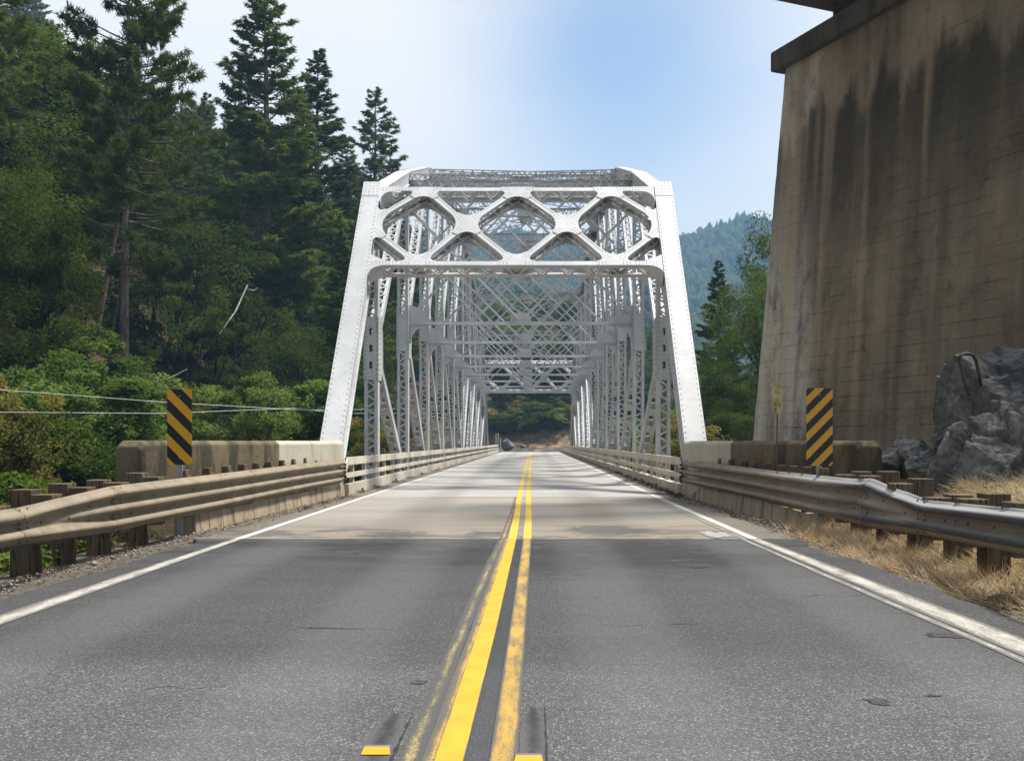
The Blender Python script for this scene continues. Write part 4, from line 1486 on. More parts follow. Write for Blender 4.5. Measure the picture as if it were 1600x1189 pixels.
# railings -------------------------------------------------------------------
def railing(s):
    side = 'left' if s < 0 else 'right'
    lab = 'cream painted steel bridge railing along the left edge of the deck' if s < 0 else 'cream painted steel bridge railing along the right edge of the deck'
    xf = -4.045 if s < 0 else 3.135        # road face
    xb = xf + s * 0.03
    t = thing('bridge_railing', lab, 'railing', (xf, 21.7, 0))
    off = -Vector(t.location)
    def fin(mb, name, mat='rail_paint', kind=None):
        o = mb.build(name, mat, t, kind); o.location = off; return o
    y = 21.72
    bolts = MB()
    i = 0
    while y < DECK_END - 1:
        y1 = min(y + 3.2, DECK_END - 0.3)
        a0, a1 = y + 0.004, y1 - 0.004
        mb = MB()
        for zb, zt in ((0.64, 0.81),):
            mb.box(min(xf, xb), max(xf, xb), a0, a1, zb, zt)
            mb.box(min(xb, xb + s * 0.05), max(xb, xb + s * 0.05), a0, a1, zt - 0.012, zt - 0.002)
        fin(mb, 'top_rail')
        mb = MB()
        mb.box(min(xf, xb), max(xf, xb), a0, a1, 0.365, 0.475)
        fin(mb, 'mid_rail')
        for dy in (0.8, 2.4):
            yp = y + dy
            if yp > DECK_END: break
            mb = MB()
            mb.box(min(xb, xb + s * 0.085), max(xb, xb + s * 0.085), yp - 0.006, yp + 0.006, 0.225, 0.80)
            mb.box(min(xb + s * 0.002, xb + s * 0.014), max(xb + s * 0.002, xb + s * 0.014), yp - 0.05, yp + 0.05, 0.225, 0.80)
            mb.box(min(xb + s * 0.075, xb + s * 0.087), max(xb + s * 0.075, xb + s * 0.087), yp - 0.05, yp + 0.05, 0.225, 0.80)
            mb.box(min(xf - s * 0.01, xb + s * 0.10), max(xf - s * 0.01, xb + s * 0.10), yp - 0.11, yp + 0.11, 0.229, 0.245)
            fin(mb, 'post')
            if yp < 60:
                for zz_ in (0.68, 0.77, 0.42):
                    for d in (-0.03, 0.03) if zz_ != 0.42 else (0,):
                        bolts.dome(V(xf, yp + d, zz_), V(-s, 0, 0), 0.014, 0.012, 5)
        y = y1
    # sloping end piece
    mb = MB()
    lp = [(0, 0.40), (0, 0.66), (0.25, 0.81), (0.25, 0.60), (0.10, 0.52), (0.10, 0.475), (0.25, 0.475), (0.25, 0.365)]
    mb.plate([[(a, b) for a, b in lp]], V((xf + xb) / 2, 21.46, 0), EY, EZ, EX, 0.03)
    fin(mb, 'end_plate')
    fin(bolts, 'bolts', 'rivet_shade_dirt', 'stuff')
railing(-1)
railing(1)

# ------------------------------------------------------------------ parapets
def parapet(s):
    lab = ('weathered brown concrete parapet wall behind the left guardrail, half in sunlight' if s < 0
           else 'low stained concrete parapet wall behind the right guardrail')
    # plan line of the road face, from the bridge end outwards
    pts = [(-4.115, 21.58), (-4.13, 20.7), (-4.42, 17.3), (-5.02, 12.9)] if s < 0 else [(3.205, 21.58), (3.22, 20.7), (3.55, 18.1), (4.32, 13.5)]
    th = 0.36
    t = thing('parapet_wall', lab, 'wall', (pts[0][0], pts[0][1], 0))
    off = -Vector(t.location)
    mats = ['parapet_concrete', 'parapet_concrete' if s < 0 else 'parapet_shaded_concrete']
    mats = ['curb_concrete', 'curb_concrete', 'parapet_shaded_concrete']  # outer section's shade is put into a darker concrete
    for i in range(3):
        (x0, y0), (x1, y1) = pts[i], pts[i + 1]
        mb = MB()
        ztop, ch = 1.165, 0.055
        seg = []
        n = 1
        for (x, y) in ((x0, y0), (x1, y1)):
            seg.append([(x, y, -0.4), (x, y, ztop - ch), (x + s * ch, y, ztop), (x + s * (th - ch), y, ztop), (x + s * th, y, ztop - ch), (x + s * th, y, -0.4)])
        if i == 2:
            # bevelled outer end
            x, y = x1, y1 - 0.07
            dx = (x1 - x0) / abs(y1 - y0) * 0.07
            seg.append([(x + dx, y, -0.4), (x + dx + s*.03, y, ztop - ch - 0.07), (x + dx + s * (ch + .03), y, ztop - 0.08), (x + s * (th - ch), y, ztop - 0.08), (x + s * th, y, ztop - ch - 0.07), (x + s * th, y, -0.4)])
        vs = [p for g in seg for p in g]
        fs = []
        for a in range(len(seg) - 1):
            for k in range(6):
                k2 = (k + 1) % 6
                fs.append((a * 6 + k, a * 6 + k2, (a + 1) * 6 + k2, (a + 1) * 6 + k))
        fs += [(0, 1, 2, 3, 4, 5), tuple((len(seg) - 1) * 6 + k for k in (5, 4, 3, 2, 1, 0))]
        mb.add(vs, fs)
        o = mb.build('wall_section', mats[i], t)
        o.location = off + V(0, -0.003 * i, 0)
        bv = o.modifiers.new('bevel', 'BEVEL'); bv.width = 0.02; bv.segments = 2; bv.limit_method = 'ANGLE'
    # board-formed base that carries the rail, one cast panel next to the other
    yb = 21.55
    i = 0
    while yb > 13.6:
        L = 0.42 + 0.16 * random.random()
        def xat(y):
            if s < 0:
                return float(np.interp(y, [10.86, 14.2, 15.5, 18.3, 21.2], [-4.53, -4.40, -4.34, -4.20, -4.02])) - 0.035
            return float(np.interp(y, [11, 15.1, 18.3, 21.2], [3.60, 3.62, 3.38, 3.11])) + 0.035
        y0_, y1_ = yb - L + 0.006, yb - 0.006
        a, b = xat(y1_), xat(y0_)
        j = 0.006 * random.uniform(-1, 1)
        mb = MB()
        w = 0.12
        tilt = 0.05
        zt = (0.20 if yb > 16 else 0.18) + 0.004 * (yb - 14)
        mb.hexa([(a + j, y1_, -0.25), (a + s * (w + .2), y1_, -0.25), (b + s * (w + .2), y0_, -0.25), (b + j, y0_, -0.25),
                 (a + s * tilt + j, y1_, zt), (a + s * (w + .2), y1_, zt), (b + s * (w + .2), y0_, zt), (b + s * tilt + j, y0_, zt)])
        o = mb.build('base_panel', 'formed_base_concrete', t)
        o.location = off
        yb -= L
parapet(-1)
parapet(1)

# ------------------------------------------------------------------ guardrails
def profile(kind, n=19):
    """cross section heights 0..1 and how far each point stands out"""
    h = np.linspace(0, 1, n)
    waves = 3 if kind > 0.5 else 2
    return h
def depth_at(h, blend):
    w3 = 0.5 - 0.5 * math.cos(2 * math.pi * 3 * h)
    w2 = 0.5 - 0.5 * math.cos(2 * math.pi * 2 * h)
    def flat(v): return v * v * (3 - 2 * v)
    return 0.083 * (flat(w3) * blend + flat(w2) * (1 - blend))

def guardrail(s):
    lab = ('dusty brown shaded guardrail on timber posts along the left roadside' if s < 0
           else 'dented and scuffed grey guardrail on timber posts along the right roadside')
    if s < 0:   # stations: Y, X of the face, top, height, blend (1 thrie, 0 double wave)
        st = [(-4.0, -4.25, 0.60, 0.312, 0), (8.40, -4.28, 0.590, 0.312, 0), (10.86, -4.53, 0.665, 0.500, 1), (14.2, -4.40, 0.695, 0.508, 1), (15.5, -4.34, 0.71, 0.508, 1), (18.3, -4.20, 0.745, 0.508, 1), (21.2, -4.02, 0.775, 0.508, 1)]
        joints = [-4.0, -0.2, 4.2, 8.40, 10.86, 14.2, 15.5, 18.3, 21.2]
    else:
        st = [(-4.0, 3.28, 0.68, 0.32, 0), (6.76, 3.33, 0.685, 0.32, 0), (9.35, 3.60, 0.602, 0.33, 0), (11.0, 3.60, 0.725, 0.508, 1), (15.1, 3.62, 0.70, 0.508, 1), (18.3, 3.38, 0.735, 0.508, 1), (21.2, 3.11, 0.765, 0.508, 1)]
        joints = [-4.0, -0.2, 4.6, 9.35, 11.0, 15.1, 18.3, 21.2]
    Ys = [a[0] for a in st]
    def at(y):
        X = float(np.interp(y, Ys, [a[1] for a in st])); T = float(np.interp(y, Ys, [a[2] for a in st]))
        Hh = float(np.interp(y, Ys, [a[3] for a in st])); B = float(np.interp(y, Ys, [a[4] for a in st]))
        return X, T, Hh, B
    t = thing('guardrail', lab, 'guardrail', (at(10)[0], 10, 0))
    off = -Vector(t.location)
    N = 22
    for ji in range(len(joints) - 1):
        y0, y1 = joints[ji], joints[ji + 1]
        a0, a1 = y0 - 0.0, y1 + (0.28 if ji < len(joints) - 2 else 0.0)
        nst = max(6, int((a1 - a0) / 0.12))
        vs, cc = [], []
        lift = 0.004 * (1 if True else 0)
        for i in range(nst + 1):
            y = a0 + (a1 - a0) * i / nst
            X, T, Hh, B = at(y)
            # each panel laps over the next one towards the bridge
            lap = 0.005 if y > y1 else 0.0
            for k in range(N + 1):
                h = k / N
                z = T - Hh * h
                dpt = depth_at(h, B)
                dent = 0.0
                zd = 0.0
                sc_r = sc_b = 0.0
                if s > 0:
                    bump = math.exp(-((y - 10.85) / 0.35) ** 2)
                    if h < 0.33:
                        dent = -0.035 * math.exp(-((y - 10.2) / 0.6) ** 2) * (1 - h * 3)
                        zd = 0.028 * bump * (1 - h * 3) + 0.010 * fn(y, h, 3.0, 2) * math.exp(-((y - 10.3) / 0.8) ** 2)
                    dent += 0.012 * fn(y * 1.2, h * 3, 1.0, 8) * sstep(y, 15, 12)
                    if B > 0.5 and 0.42 < h < 0.6:
                        dent -= 0.03 * math.exp(-((y - 11.4) / 0.4) ** 2) * (0.6 + 0.8 * abs(fn(y, h * 2, 5.0, 6)))
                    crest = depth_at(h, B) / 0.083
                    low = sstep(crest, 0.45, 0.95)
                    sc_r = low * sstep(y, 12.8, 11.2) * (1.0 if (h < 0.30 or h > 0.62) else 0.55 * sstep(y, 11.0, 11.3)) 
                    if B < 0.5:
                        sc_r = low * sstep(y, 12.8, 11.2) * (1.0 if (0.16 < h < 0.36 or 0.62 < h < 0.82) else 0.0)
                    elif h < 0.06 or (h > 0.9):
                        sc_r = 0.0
                    sc_b = sstep(y, 16.5, 11.5) * (0.95 if h < 0.22 else 0.25)
                xo = X + s * 0.083 - s * (dpt + dent) + s * lap + s * 0.0
                vs.append((xo, y, z + zd))
                cc.append((sc_r, sc_b, 0))
        n1 = len(vs)
        vs2 = [(x + s * 0.004, y, z) for x, y, z in vs]
        tris = []
        M = N + 1
        for i in range(nst):
            for k in range(N):
                o = i * M + k
                tris += [(o, o + 1, o + M + 1), (o, o + M + 1, o + M)]
                p = o + n1
                tris += [(p, p + M + 1, p + 1), (p, p + M, p + M + 1)]
        for i in range(nst):
            for k in (0, N):
                o = i * M + k; q = o + M
                tris += [(o, q, q + n1), (o, q + n1, o + n1)]
        for k in range(N):
            for i in (0, nst):
                o = i * M + k
                tris += [(o, o + 1, o + 1 + n1), (o, o + 1 + n1, o + n1)]
        me = tri_mesh('beam_panel', np.array(vs + vs2), np.array(tris), 'guardrail_steel', np.array(cc + cc), 'scuff')
        me.shade_smooth()
        o = bpy.data.objects.new('beam_panel', me)
        link(o, t); o.location = off + V(0, 0, 0)
        if ji % 2: o.location.x += 0.0008 * s
        # bolts
        bm_ = MB()
        if y1 > 3:
            X, T, Hh, B = at(y1)
            for dy in (0.06, 0.22):
                for h in ((0.06, 0.28, 0.40, 0.62, 0.72, 0.94) if B > .5 else (0.08, 0.42, 0.58, 0.92)):
                    X, T, Hh, B = at(y1 + dy - 0.02)
                    bm_.dome(V(X + s * 0.083 - s * (depth_at(h, B) + 0.001), y1 + dy - 0.02, T - Hh * h), V(-s, 0, 0.0), 0.017, 0.012, 6)
            yy = y0 + 0.5
            while yy < y1 - 0.2:
                X, T, Hh, B = at(yy)
                for h in ((0.333, 0.667) if B > .5 else (0.5,)):
                    bm_.dome(V(X + s * 0.083 - s * (depth_at(h, B) - 0.001), yy, T - Hh * h), V(-s, 0, 0), 0.018, 0.016, 6)
                yy += 0.62
            bo = bm_.build('bolts', 'rusty_bolt', o, 'stuff')
    # terminal lugs bolted to the parapet
    mb = MB()
    X, T, Hh, B = at(21.15)
    for h in (0.2, 0.36, 0.52, 0.68, 0.84):
        mb.tube([V(X + s * .06, 21.1, T - Hh * h), V(X - s * 0.05, 21.1, T - Hh * h)], 0.022, 8)
    o = mb.build('anchor_bolts', 'rusty_bolt', t, 'stuff'); o.location = off
    # posts and blockouts
    ys_p = ([1.0, 3.0, 5.2, 7.15, 8.25, 9.35, 10.3, 11.25, 12.25, 13.1, 13.95, 14.7, 15.4, 16.05, 16.7, 17.35, 18.0, 18.7, 19.4] if s < 0
            else [1.5, 3.6, 5.6, 7.35, 8.45, 9.4, 10.35, 11.3, 12.2, 13.0, 13.8, 14.5, 15.2, 15.9, 16.6, 17.3, 18.0, 18.7])
    proto = {}
    for yp in ys_p:
        X, T, Hh, B = at(yp)
        jx, jz = random.uniform(-.02, .02), random.uniform(-.03, .03)
        near = yp < 13
        blk_d = 0.20 if near else 0.12
        w = 0.105 if near else 0.075
        top = (T + 0.075 + jz) if near else (T + 0.085)
        # blockout, just behind the beam
        mb = MB()
        x0 = X + s * 0.092
        mb.box(min(x0, x0 + s * blk_d), max(x0, x0 + s * blk_d), -w, w, T - Hh - 0.02 - (0.02 if near else 0), (T + 0.035 + jz * .5) if near else T + 0.03)
        b = mb.build('blockout', 'post_timber', t); b.location = off + V(0, yp, 0)
        bv = b.modifiers.new('bevel', 'BEVEL'); bv.width = 0.006; bv.segments = 1
        if (near or s < 0 or s > 0) and yp < 19:
            mb = MB()
            x1 = x0 + s * (blk_d + 0.002) + (s * abs(jx) if near else 0)
            pd = 0.20 if near else 0.10
            # behind the beam next to the parapet the posts are short offcuts
            if near:
                mb.box(min(x1, x1 + s * pd), max(x1, x1 + s * pd), -w, w, -0.6, top)
            else:
                xx = x0 + s * 0.015
                mb.box(min(xx, xx + s * 0.10), max(xx, xx + s * 0.10), -w, w, T + 0.033, top + 0.01)
            p = mb.build('post', 'post_timber', t); p.location = off + V(0, yp + (0.03 if near else 0), 0)
            bv = p.modifiers.new('bevel', 'BEVEL'); bv.width = 0.006; bv.segments = 1
guardrail(-1)
guardrail(1)

# ------------------------------------------------------------------ hazard markers
def marker(s, lab):
    Y = 13.0
    xc = (280.5 if s < 0 else 1280.5)
    c = P(xc, 667, Y)
    w, h = 0.325 / 2, 0.985 / 2
    if s > 0: w, h = 0.345 / 2, 1.01 / 2
    t = thing('hazard_marker', lab, 'road sign', (c.x, Y, 0), R(-1.5 if s < 0 else 1.5))
    mb = MB()
    r = 0.035
    lp = []
    for cx, cz, a0 in ((w - r, h - r, 0), (-w + r, h - r, 90), (-w + r, -h + r, 180), (w - r, -h + r, 270)):
        for k in range(5):
            a = R(a0 + k * 22.5)
            lp.append((cx + r * math.cos(a), cz + r * math.sin(a)))
    mb.plate([lp], V(0, 0, 0), EX, EZ, EY, 0.004)
    o = mb.build('panel', 'marker_stripes_left' if s < 0 else 'marker_stripes_right', t)
    o.location = (0, 0, c.z)
    b = MB()
    for zz_ in (-h + 0.09, h - 0.09):
        b.dome(V(0, -0.003, zz_), -EY, 0.012, 0.010, 8)
    o = b.build('bolts', 'sign_back_steel', t, 'stuff'); o.location = (0, 0, c.z)
    pm = MB()
    pm.box(-0.030, 0.030, 0.006, 0.012, -0.4, c.z + h - 0.05)
    pm.box(-0.034, -0.028, 0.006, 0.035, -0.4, c.z + h - 0.05)
    pm.box(0.028, 0.034, 0.006, 0.035, -0.4, c.z + h - 0.05)
    pm.build('post', 'sign_back_steel', t)
marker(-1, 'black and yellow striped hazard marker above the left guardrail')
marker(1, 'black and yellow striped hazard marker above the right guardrail')

# mile marker paddle
pc = P(1214.5, 622, 15.6)
t = thing('mile_marker', 'faded cream mile marker paddle standing against the concrete pier', 'road sign', (pc.x, pc.y, 0))
w, h, r = 0.082, 0.245, 0.025
lp = []
for cx, cz, a0 in ((w - r, h - r, 0), (-w + r, h - r, 90), (-w + r, -h + r, 180), (w - r, -h + r, 270)):
    for k in range(4):
        a = R(a0 + k * 30)
        lp.append((cx + r * math.cos(a), cz + r * math.sin(a)))
o = MB().plate([lp], V(0, 0, 0), EX, EZ, EY, 0.004).build('panel', 'faded_marker_paint', t)
o.location = (0, 0, pc.z)
for txt, dx, dz, size in (('70', 0.0, 0.185, 0.055), ('PLU', 0.0, 0.09, 0.055), ('1', -0.03, -0.10, 0.07), ('9', -0.03, -0.19, 0.06), ('2', 0.03, -0.10, 0.06)):
    cu = bpy.data.curves.new('lettering', 'FONT')
    cu.body = txt; cu.size = size; cu.align_x = 'CENTER'; cu.align_y = 'CENTER'; cu.extrude = 0.0006
    cu.materials.append(MATS['print_black'])
    tmp = bpy.data.objects.new('lettering', cu)
    f = bpy.data.objects.new('lettering', bpy.data.meshes.new_from_object(tmp))
    bpy.data.objects.remove(tmp)
    link(f, t); f.location = (dx, -0.0028, pc.z + dz); f.rotation_euler = (R(90), 0, 0)
MB().tube([V(0, 0.012, -0.2), V(0, 0.012, pc.z - h * .6)], 0.012, 6).build('post', 'post_rust', t)

# ------------------------------------------------------------------ pier of the upper bridge
def pier():
    Yf = 22.0
    base = V((1170 - VX) * Yf / F, Yf, 0)                 # far corner at eye height
    fd = V(0.417, -1, 0).normalized()                     # along the face towards the camera
    nr = V(-1, -0.417, 0).normalized()                    # out of the face, towards the road
    t = thing('bridge_pier', 'huge stained concrete pier of the upper bridge beside the road', 'pier', base)
    t.rotation_euler = (0, 0, 0)
    LEN, TH = 16.0, 4.0
    ztop = EYE + (690 - 115) * Yf / F
    bat = ((1221 - VX) * Yf / F - base.x) / (ztop - EYE)  # batter of the end
    rows, cols = 46, 70
    # local frame: x = -nr (into the pier), y = along the face, z = up
    vs = []
    def loc(u, z, d):     # u along face, d into the pier
        sh = bat * (z - EYE)
        uu = u
        dd = d + sh * 0.75
        uu = uu + (sh * 0.6 if u < LEN / 2 else 0) * 1.0
        return (dd, uu, z)
    zs = np.linspace(-1.0, ztop, rows)
    ring = []
    us_ = np.linspace(0, LEN, cols)
    outline = [(u, 0.0) for u in us_]
    # rounded far corner
    outline = [(0.10, TH), (0.0, TH - 0.3), (0.0, 0.30), (0.03, 0.12), (0.12, 0.03)] + [(u, 0.0) for u in np.linspace(0.3, LEN, cols)] + [(LEN, TH)]
    m = len(outline)
    for z in zs:
        course = 0.006 * math.sin(z * 19.0)
        for (u, d) in outline:
            q = d
            if 0 < u < LEN and d < 0.05:
                q = d + 0.02 * fn(u, z, 0.9, 4) + 0.012 * fn(u, z * 3, 2.0, 6)
            vs.append(loc(u, z, q))
    fs = []
    for i in range(rows - 1):
        for k in range(m):
            k2 = (k + 1) % m
            fs.append((i * m + k, i * m + k2, (i + 1) * m + k2, (i + 1) * m + k))
    mb = MB(); mb.add(vs, fs)
    o = mb.build('shaft', 'pier_concrete', t, smooth=False)
    # orient: local x -> -nr, local y -> fd
    ang = math.atan2(fd.y, fd.x) - math.pi / 2
    # local (x, y) must map to (-nr, fd): -nr = (0.923, 0.385), fd = (0.385, -0.923): a mirrored frame, so flip in data
    M = Matrix(((-nr.x, fd.x, 0, 0), (-nr.y, fd.y, 0, 0), (0, 0, 1, 0), (0, 0, 0, 1)))
    t['frame'] = 'pier'
    return t, M, base, fd, nr, ztop, LEN, TH, bat, o
pt, PM, pbase, pfd, pnr, pztop, PLEN, PTH, pbat, shaft = pier()
# the face frame is left handed: use a rotation about z and mirror the data in y instead
ang = math.atan2(-(-pfd.y), -(-pfd.x))
def to_world_rot(me):
    """data in (depth into pier, along face, z) becomes (depth, -along, z), which a plain rotation maps onto the pier"""
    for v in me.vertices:
        v.co.y = -v.co.y
    me.flip_normals()
    me.update()
to_world_rot(shaft.data)
# rotation taking local x to -nr and local -y to fd
pang = math.atan2(-pnr.y, -pnr.x)
pt.rotation_euler = (0, 0, pang)
# in the pier material u = -y in object space
for nd in MATS['pier_concrete'].node_tree.nodes:
    if nd.type == 'MAPPING':
        s_ = nd.inputs['Scale'].default_value
        nd.inputs['Scale'].default_value = (s_[0], -s_[1], s_[2])
def pbox(name, mat, d0, d1, u0, u1, z0, z1, bevel=0.03):
    mb = MB().box(d0, d1, -u1, -u0, z0, z1)
    o = mb.build(name, mat, pt)
    if bevel:
        bv = o.modifiers.new('bevel', 'BEVEL'); bv.width = bevel; bv.segments = 2
    return o
sh = pbat * (pztop - EYE)
capz = pztop
pbox('cap', 'cap_concrete', sh * .75 - 0.16, PTH + sh + 0.3, sh * .6 - 0.18, PLEN + 1, capz - 0.02, capz + 0.42, 0.04)
pbox('bearing_block', 'cap_concrete', sh * .75 + 0.28, PTH, sh * .6 + 1.05, PLEN - 1, capz + 0.42, capz + 0.70, 0.05)
pbox('bearing_shoe', 'weathered_steel', sh * .75 + 0.45, 3.0, sh * .6 + 1.15, 5.2, capz + 0.70, capz + 1.02, 0.02)

# girder span resting on the pier, cut short past it to keep its shadow off the road
def girders():
    z0 = capz + 1.03
    t = thing('upper_bridge_span', 'dark steel girder span resting on the pier at the top right corner', 'bridge', (pbase.x, pbase.y, z0))
    t.rotation_euler = (0, 0, pang)
    u0, u1 = sh * .6 + 0.85, sh * .6 + 4.6
    dlo, dhi = -3.0, 22.0
    for u in (u0 + 0.25, u1 - 0.25):
        mb = MB()
        mb.box(dlo, dhi, -u - 0.22, -u + 0.22, 0.0, 0.05)
        mb.box(dlo, dhi, -u - 0.012, -u + 0.012, 0.05, 1.35)
        mb.box(dlo, dhi, -u - 0.22, -u + 0.22, 1.35, 1.40)
        g = mb.build('girder', 'weathered_steel', t)
        st_ = MB()
        d = dlo + 0.5
        while d < dhi:
            st_.box(d - 0.008, d + 0.008, -u - 0.16, -u + 0.16, 0.051, 1.349)
            d += 1.2
        st_.build('stiffeners', 'weathered_steel', g, 'stuff')
    mb = MB()
    d = dlo
    while d < dhi:
        mb.box(d, d + 0.15, -u1 + 0.2, -u0 - 0.2, 1.405, 1.56)
        d += 0.36
    mb.build('ties', 'post_timber', t, 'stuff')
girders()

# ------------------------------------------------------------------ rocks
def rock_mesh(name, dims, planes, seed, sub=5, rough=0.10, mat='outcrop_rock'):
    bm = bmesh.new()
    bmesh.ops.create_icosphere(bm, subdivisions=sub, radius=1.0)
    rnd = random.Random(seed)
    pls = [(Vector(n).normalized(), d) for n, d in planes]
    for _ in range(16):
        n = Vector((rnd.uniform(-1, 1), rnd.uniform(-1, 1), rnd.uniform(-0.6, 1))).normalized()
        pls.append((n, rnd.uniform(0.80, 0.98)))
    for v in bm.verts:
        d = v.co.normalized()
        r = min((dist / max(1e-3, n.dot(d)) for n, dist in pls if n.dot(d) > 0.05), default=1.2)
        r = min(r, 1.25)
        p = d * r
        q = p * 1.25 + Vector((seed, 0, 0))
        ridge = 1 - abs(noise.fractal(q, 0.9, 2.1, 5))
        p = p * (1 + rough * (ridge - 0.85) * 1.4 + rough * 0.22 * noise.fractal(q * 5.1, 0.9, 2.0, 4))
        if mat == 'outcrop_rock':
            w = Vector((p.x * dims[0] * 0.95, p.y * dims[1] * 0.95, p.z * dims[2] * 0.55)) + Vector((seed * 3, seed, 0)) + d * 0.12 * noise.noise(p * 5)
            ds, ps = noise.voronoi(w)
            dd = ds[1] - ds[0]
            cellh = noise.cell(ps[0] * 7.3)
            p = p * (1 + 0.10 * (cellh - 0.5) - 0.05 * (1 - sstep(dd, 0.0, 0.10)))
            w2 = w * 2.7
            ds, ps = noise.voronoi(w2)
            p = p * (1 + 0.028 * (noise.cell(ps[0] * 5.1) - 0.5) - 0.022 * (1 - sstep(ds[1] - ds[0], 0.0, 0.14)))
        v.co = Vector((p.x * dims[0], p.y * dims[1], p.z * dims[2]))
    me = bpy.data.meshes.new(name)
    bm.to_mesh(me); bm.free()
    me.materials.append(MATS[mat])
    return me
def put(me, name, loc, rz=0.0, parent=None, sc_=1.0):
    o = bpy.data.objects.new(name, me)
    link(o, parent)
    o.location = loc; o.rotation_euler = (0, 0, rz); o.scale = (sc_,) * 3
    return o
rk = thing('rock_outcrop', 'large dark jagged rock outcrop in front of the concrete pier at the right edge', 'rock', (6.1, 12.6, 0.2))
put(rock_mesh('rock_mass', (1.8, 1.3, 1.8), [((-0.95, -0.15, 0.25), 0.84), ((-0.15, -0.25, 0.95), 0.90), ((-0.1, -1, 0.06), 0.86), ((0.1, 0.0, 1), 0.98), ((-0.6, -0.75, 0.1), 0.92)], 3.0, 6, 0.07), 'rock_mass', (0.72, 0.15, 0.42), 0.1, rk)
put(rock_mesh('rock_shoulder', (0.95, 0.8, 1.0), [((-0.9, -0.2, 0.35), 0.75), ((-0.1, -1, 0.08), 0.8)], 8.0, 6, 0.07), 'rock_shoulder', (-0.42, -0.25, 0.32), 0.5, rk)
put(rock_mesh('rock_foot', (0.9, 0.7, 0.75), [((-0.5, -0.9, 0.3), 0.8)], 12.0, 5, 0.07), 'rock_foot', (0.75, -1.15, 0.18), 1.3, rk)
put(rock_mesh('rock_foot', (1.0, 0.7, 1.0), [((-0.3, -0.9, 0.4), 0.8)], 17.0, 5, 0.07), 'rock_foot', (1.6, -1.0, 0.35), 0.2, rk)
for i, (px, py, Y, s_, lb) in enumerate(((1395, 722, 13.9, 0.22, 'grey boulder at the foot of the pier, leftmost of three'), (1425, 712, 13.9, 0.30, 'grey boulder at the foot of the pier, middle of three'), (1447, 728, 13.4, 0.24, 'smallish rough boulder against the big outcrop, rightmost of three'))):
    c = P(px, py, Y)
    o = put(rock_mesh('boulder', (s_ * 1.2, s_, s_), [], 20.0 + i, 4, 0.12), 'boulder', c, i * 1.1)
    props(o, lb, 'rock', 'boulders at the foot of the pier')
# bent pipe on the rock
pp = [P(1514, 618, 12.3), P(1507, 596, 12.3), P(1501, 572, 12.3), P(1498, 562, 12.3), P(1500, 556, 12.3), P(1506, 553, 12.3), P(1514, 553, 12.35), P(1521, 556, 12.4), P(1525, 563, 12.4), P(1529, 582, 12.45), P(1533, 604, 12.5)]
o = MB().tube(pp, 0.021, 8).build('bent_pipe', 'pipe_rust', smooth=True)
props(o, 'rusty bent pipe loop sticking out of the top of the rock outcrop', 'pipe')

# boulder and end posts at the far side
o = put(rock_mesh('boulder', (0.95, 0.8, 0.85), [((-0.5, -0.7, 0.2), 0.8), ((0.6, -0.2, 0.8), 0.75)], 31.0, 4, 0.08, 'pale_boulder'), 'boulder', P(793, 694, 118), 0.4, None, 0.75)
props(o, 'pale grey boulder beside the far left end of the bridge', 'rock')
o = put(rock_mesh('boulder', (0.8, 0.6, 0.5), [((0.3, -0.7, 0.4), 0.8)], 33.0, 3, 0.12, 'pale_boulder'), 'boulder', P(817, 697, 131) , 0.9, None, 0.6)
props(o, 'small light stone below the brown bank across the far junction', 'rock')
for px, y0_, y1_, lb in ((775, 677, 696, 'white marker post beyond the far left railing end, leftmost of three'), (778.5, 677, 696, 'white marker post beyond the far left railing end, middle of three'), (782, 684, 697, 'short white marker post beyond the far left railing end, rightmost of three'), (883.5, 680, 697, 'white marker post beyond the far right railing end, left of two'), (886.5, 680, 697, 'white marker post beyond the far right railing end, right of two')):
    Y = 114.5 if px < 800 else 113.5
    c0, c1 = P(px, y1_, Y), P(px, y0_, Y)
    c0.z = -0.1
    o = MB().box(-0.06, 0.06, -0.05, 0.05, 0, c1.z - c0.z).build('marker_post', 'rail_paint')
    o.location = c0
    props(o, lb, 'post', 'white posts at the far end of the bridge')

# utility wires
for pts, lb in (([P(-260, 588, 14), P(0, 609, 16), P(250, 628, 19), P(460, 640, 24), P(505, 641, 28), P(560, 640, 36), P(700, 636, 70)], 'pale overhead wire crossing in front of the left bushes, upper of two'),
                ([P(-260, 652, 14), P(0, 644, 16), P(250, 646, 19), P(460, 638, 23.5), P(505, 643, 28), P(560, 646, 36), P(700, 646, 70)], 'pale overhead wire crossing in front of the left bushes, lower of two')):
    o = MB().tube(pts, [0.004, 0.004, 0.005, 0.006, 0.007, 0.009, 0.015], 5).build('utility_wire', 'wire_metal')
    props(o, lb, 'wire', 'wires strung along the left hillside')
#TREES_HERE

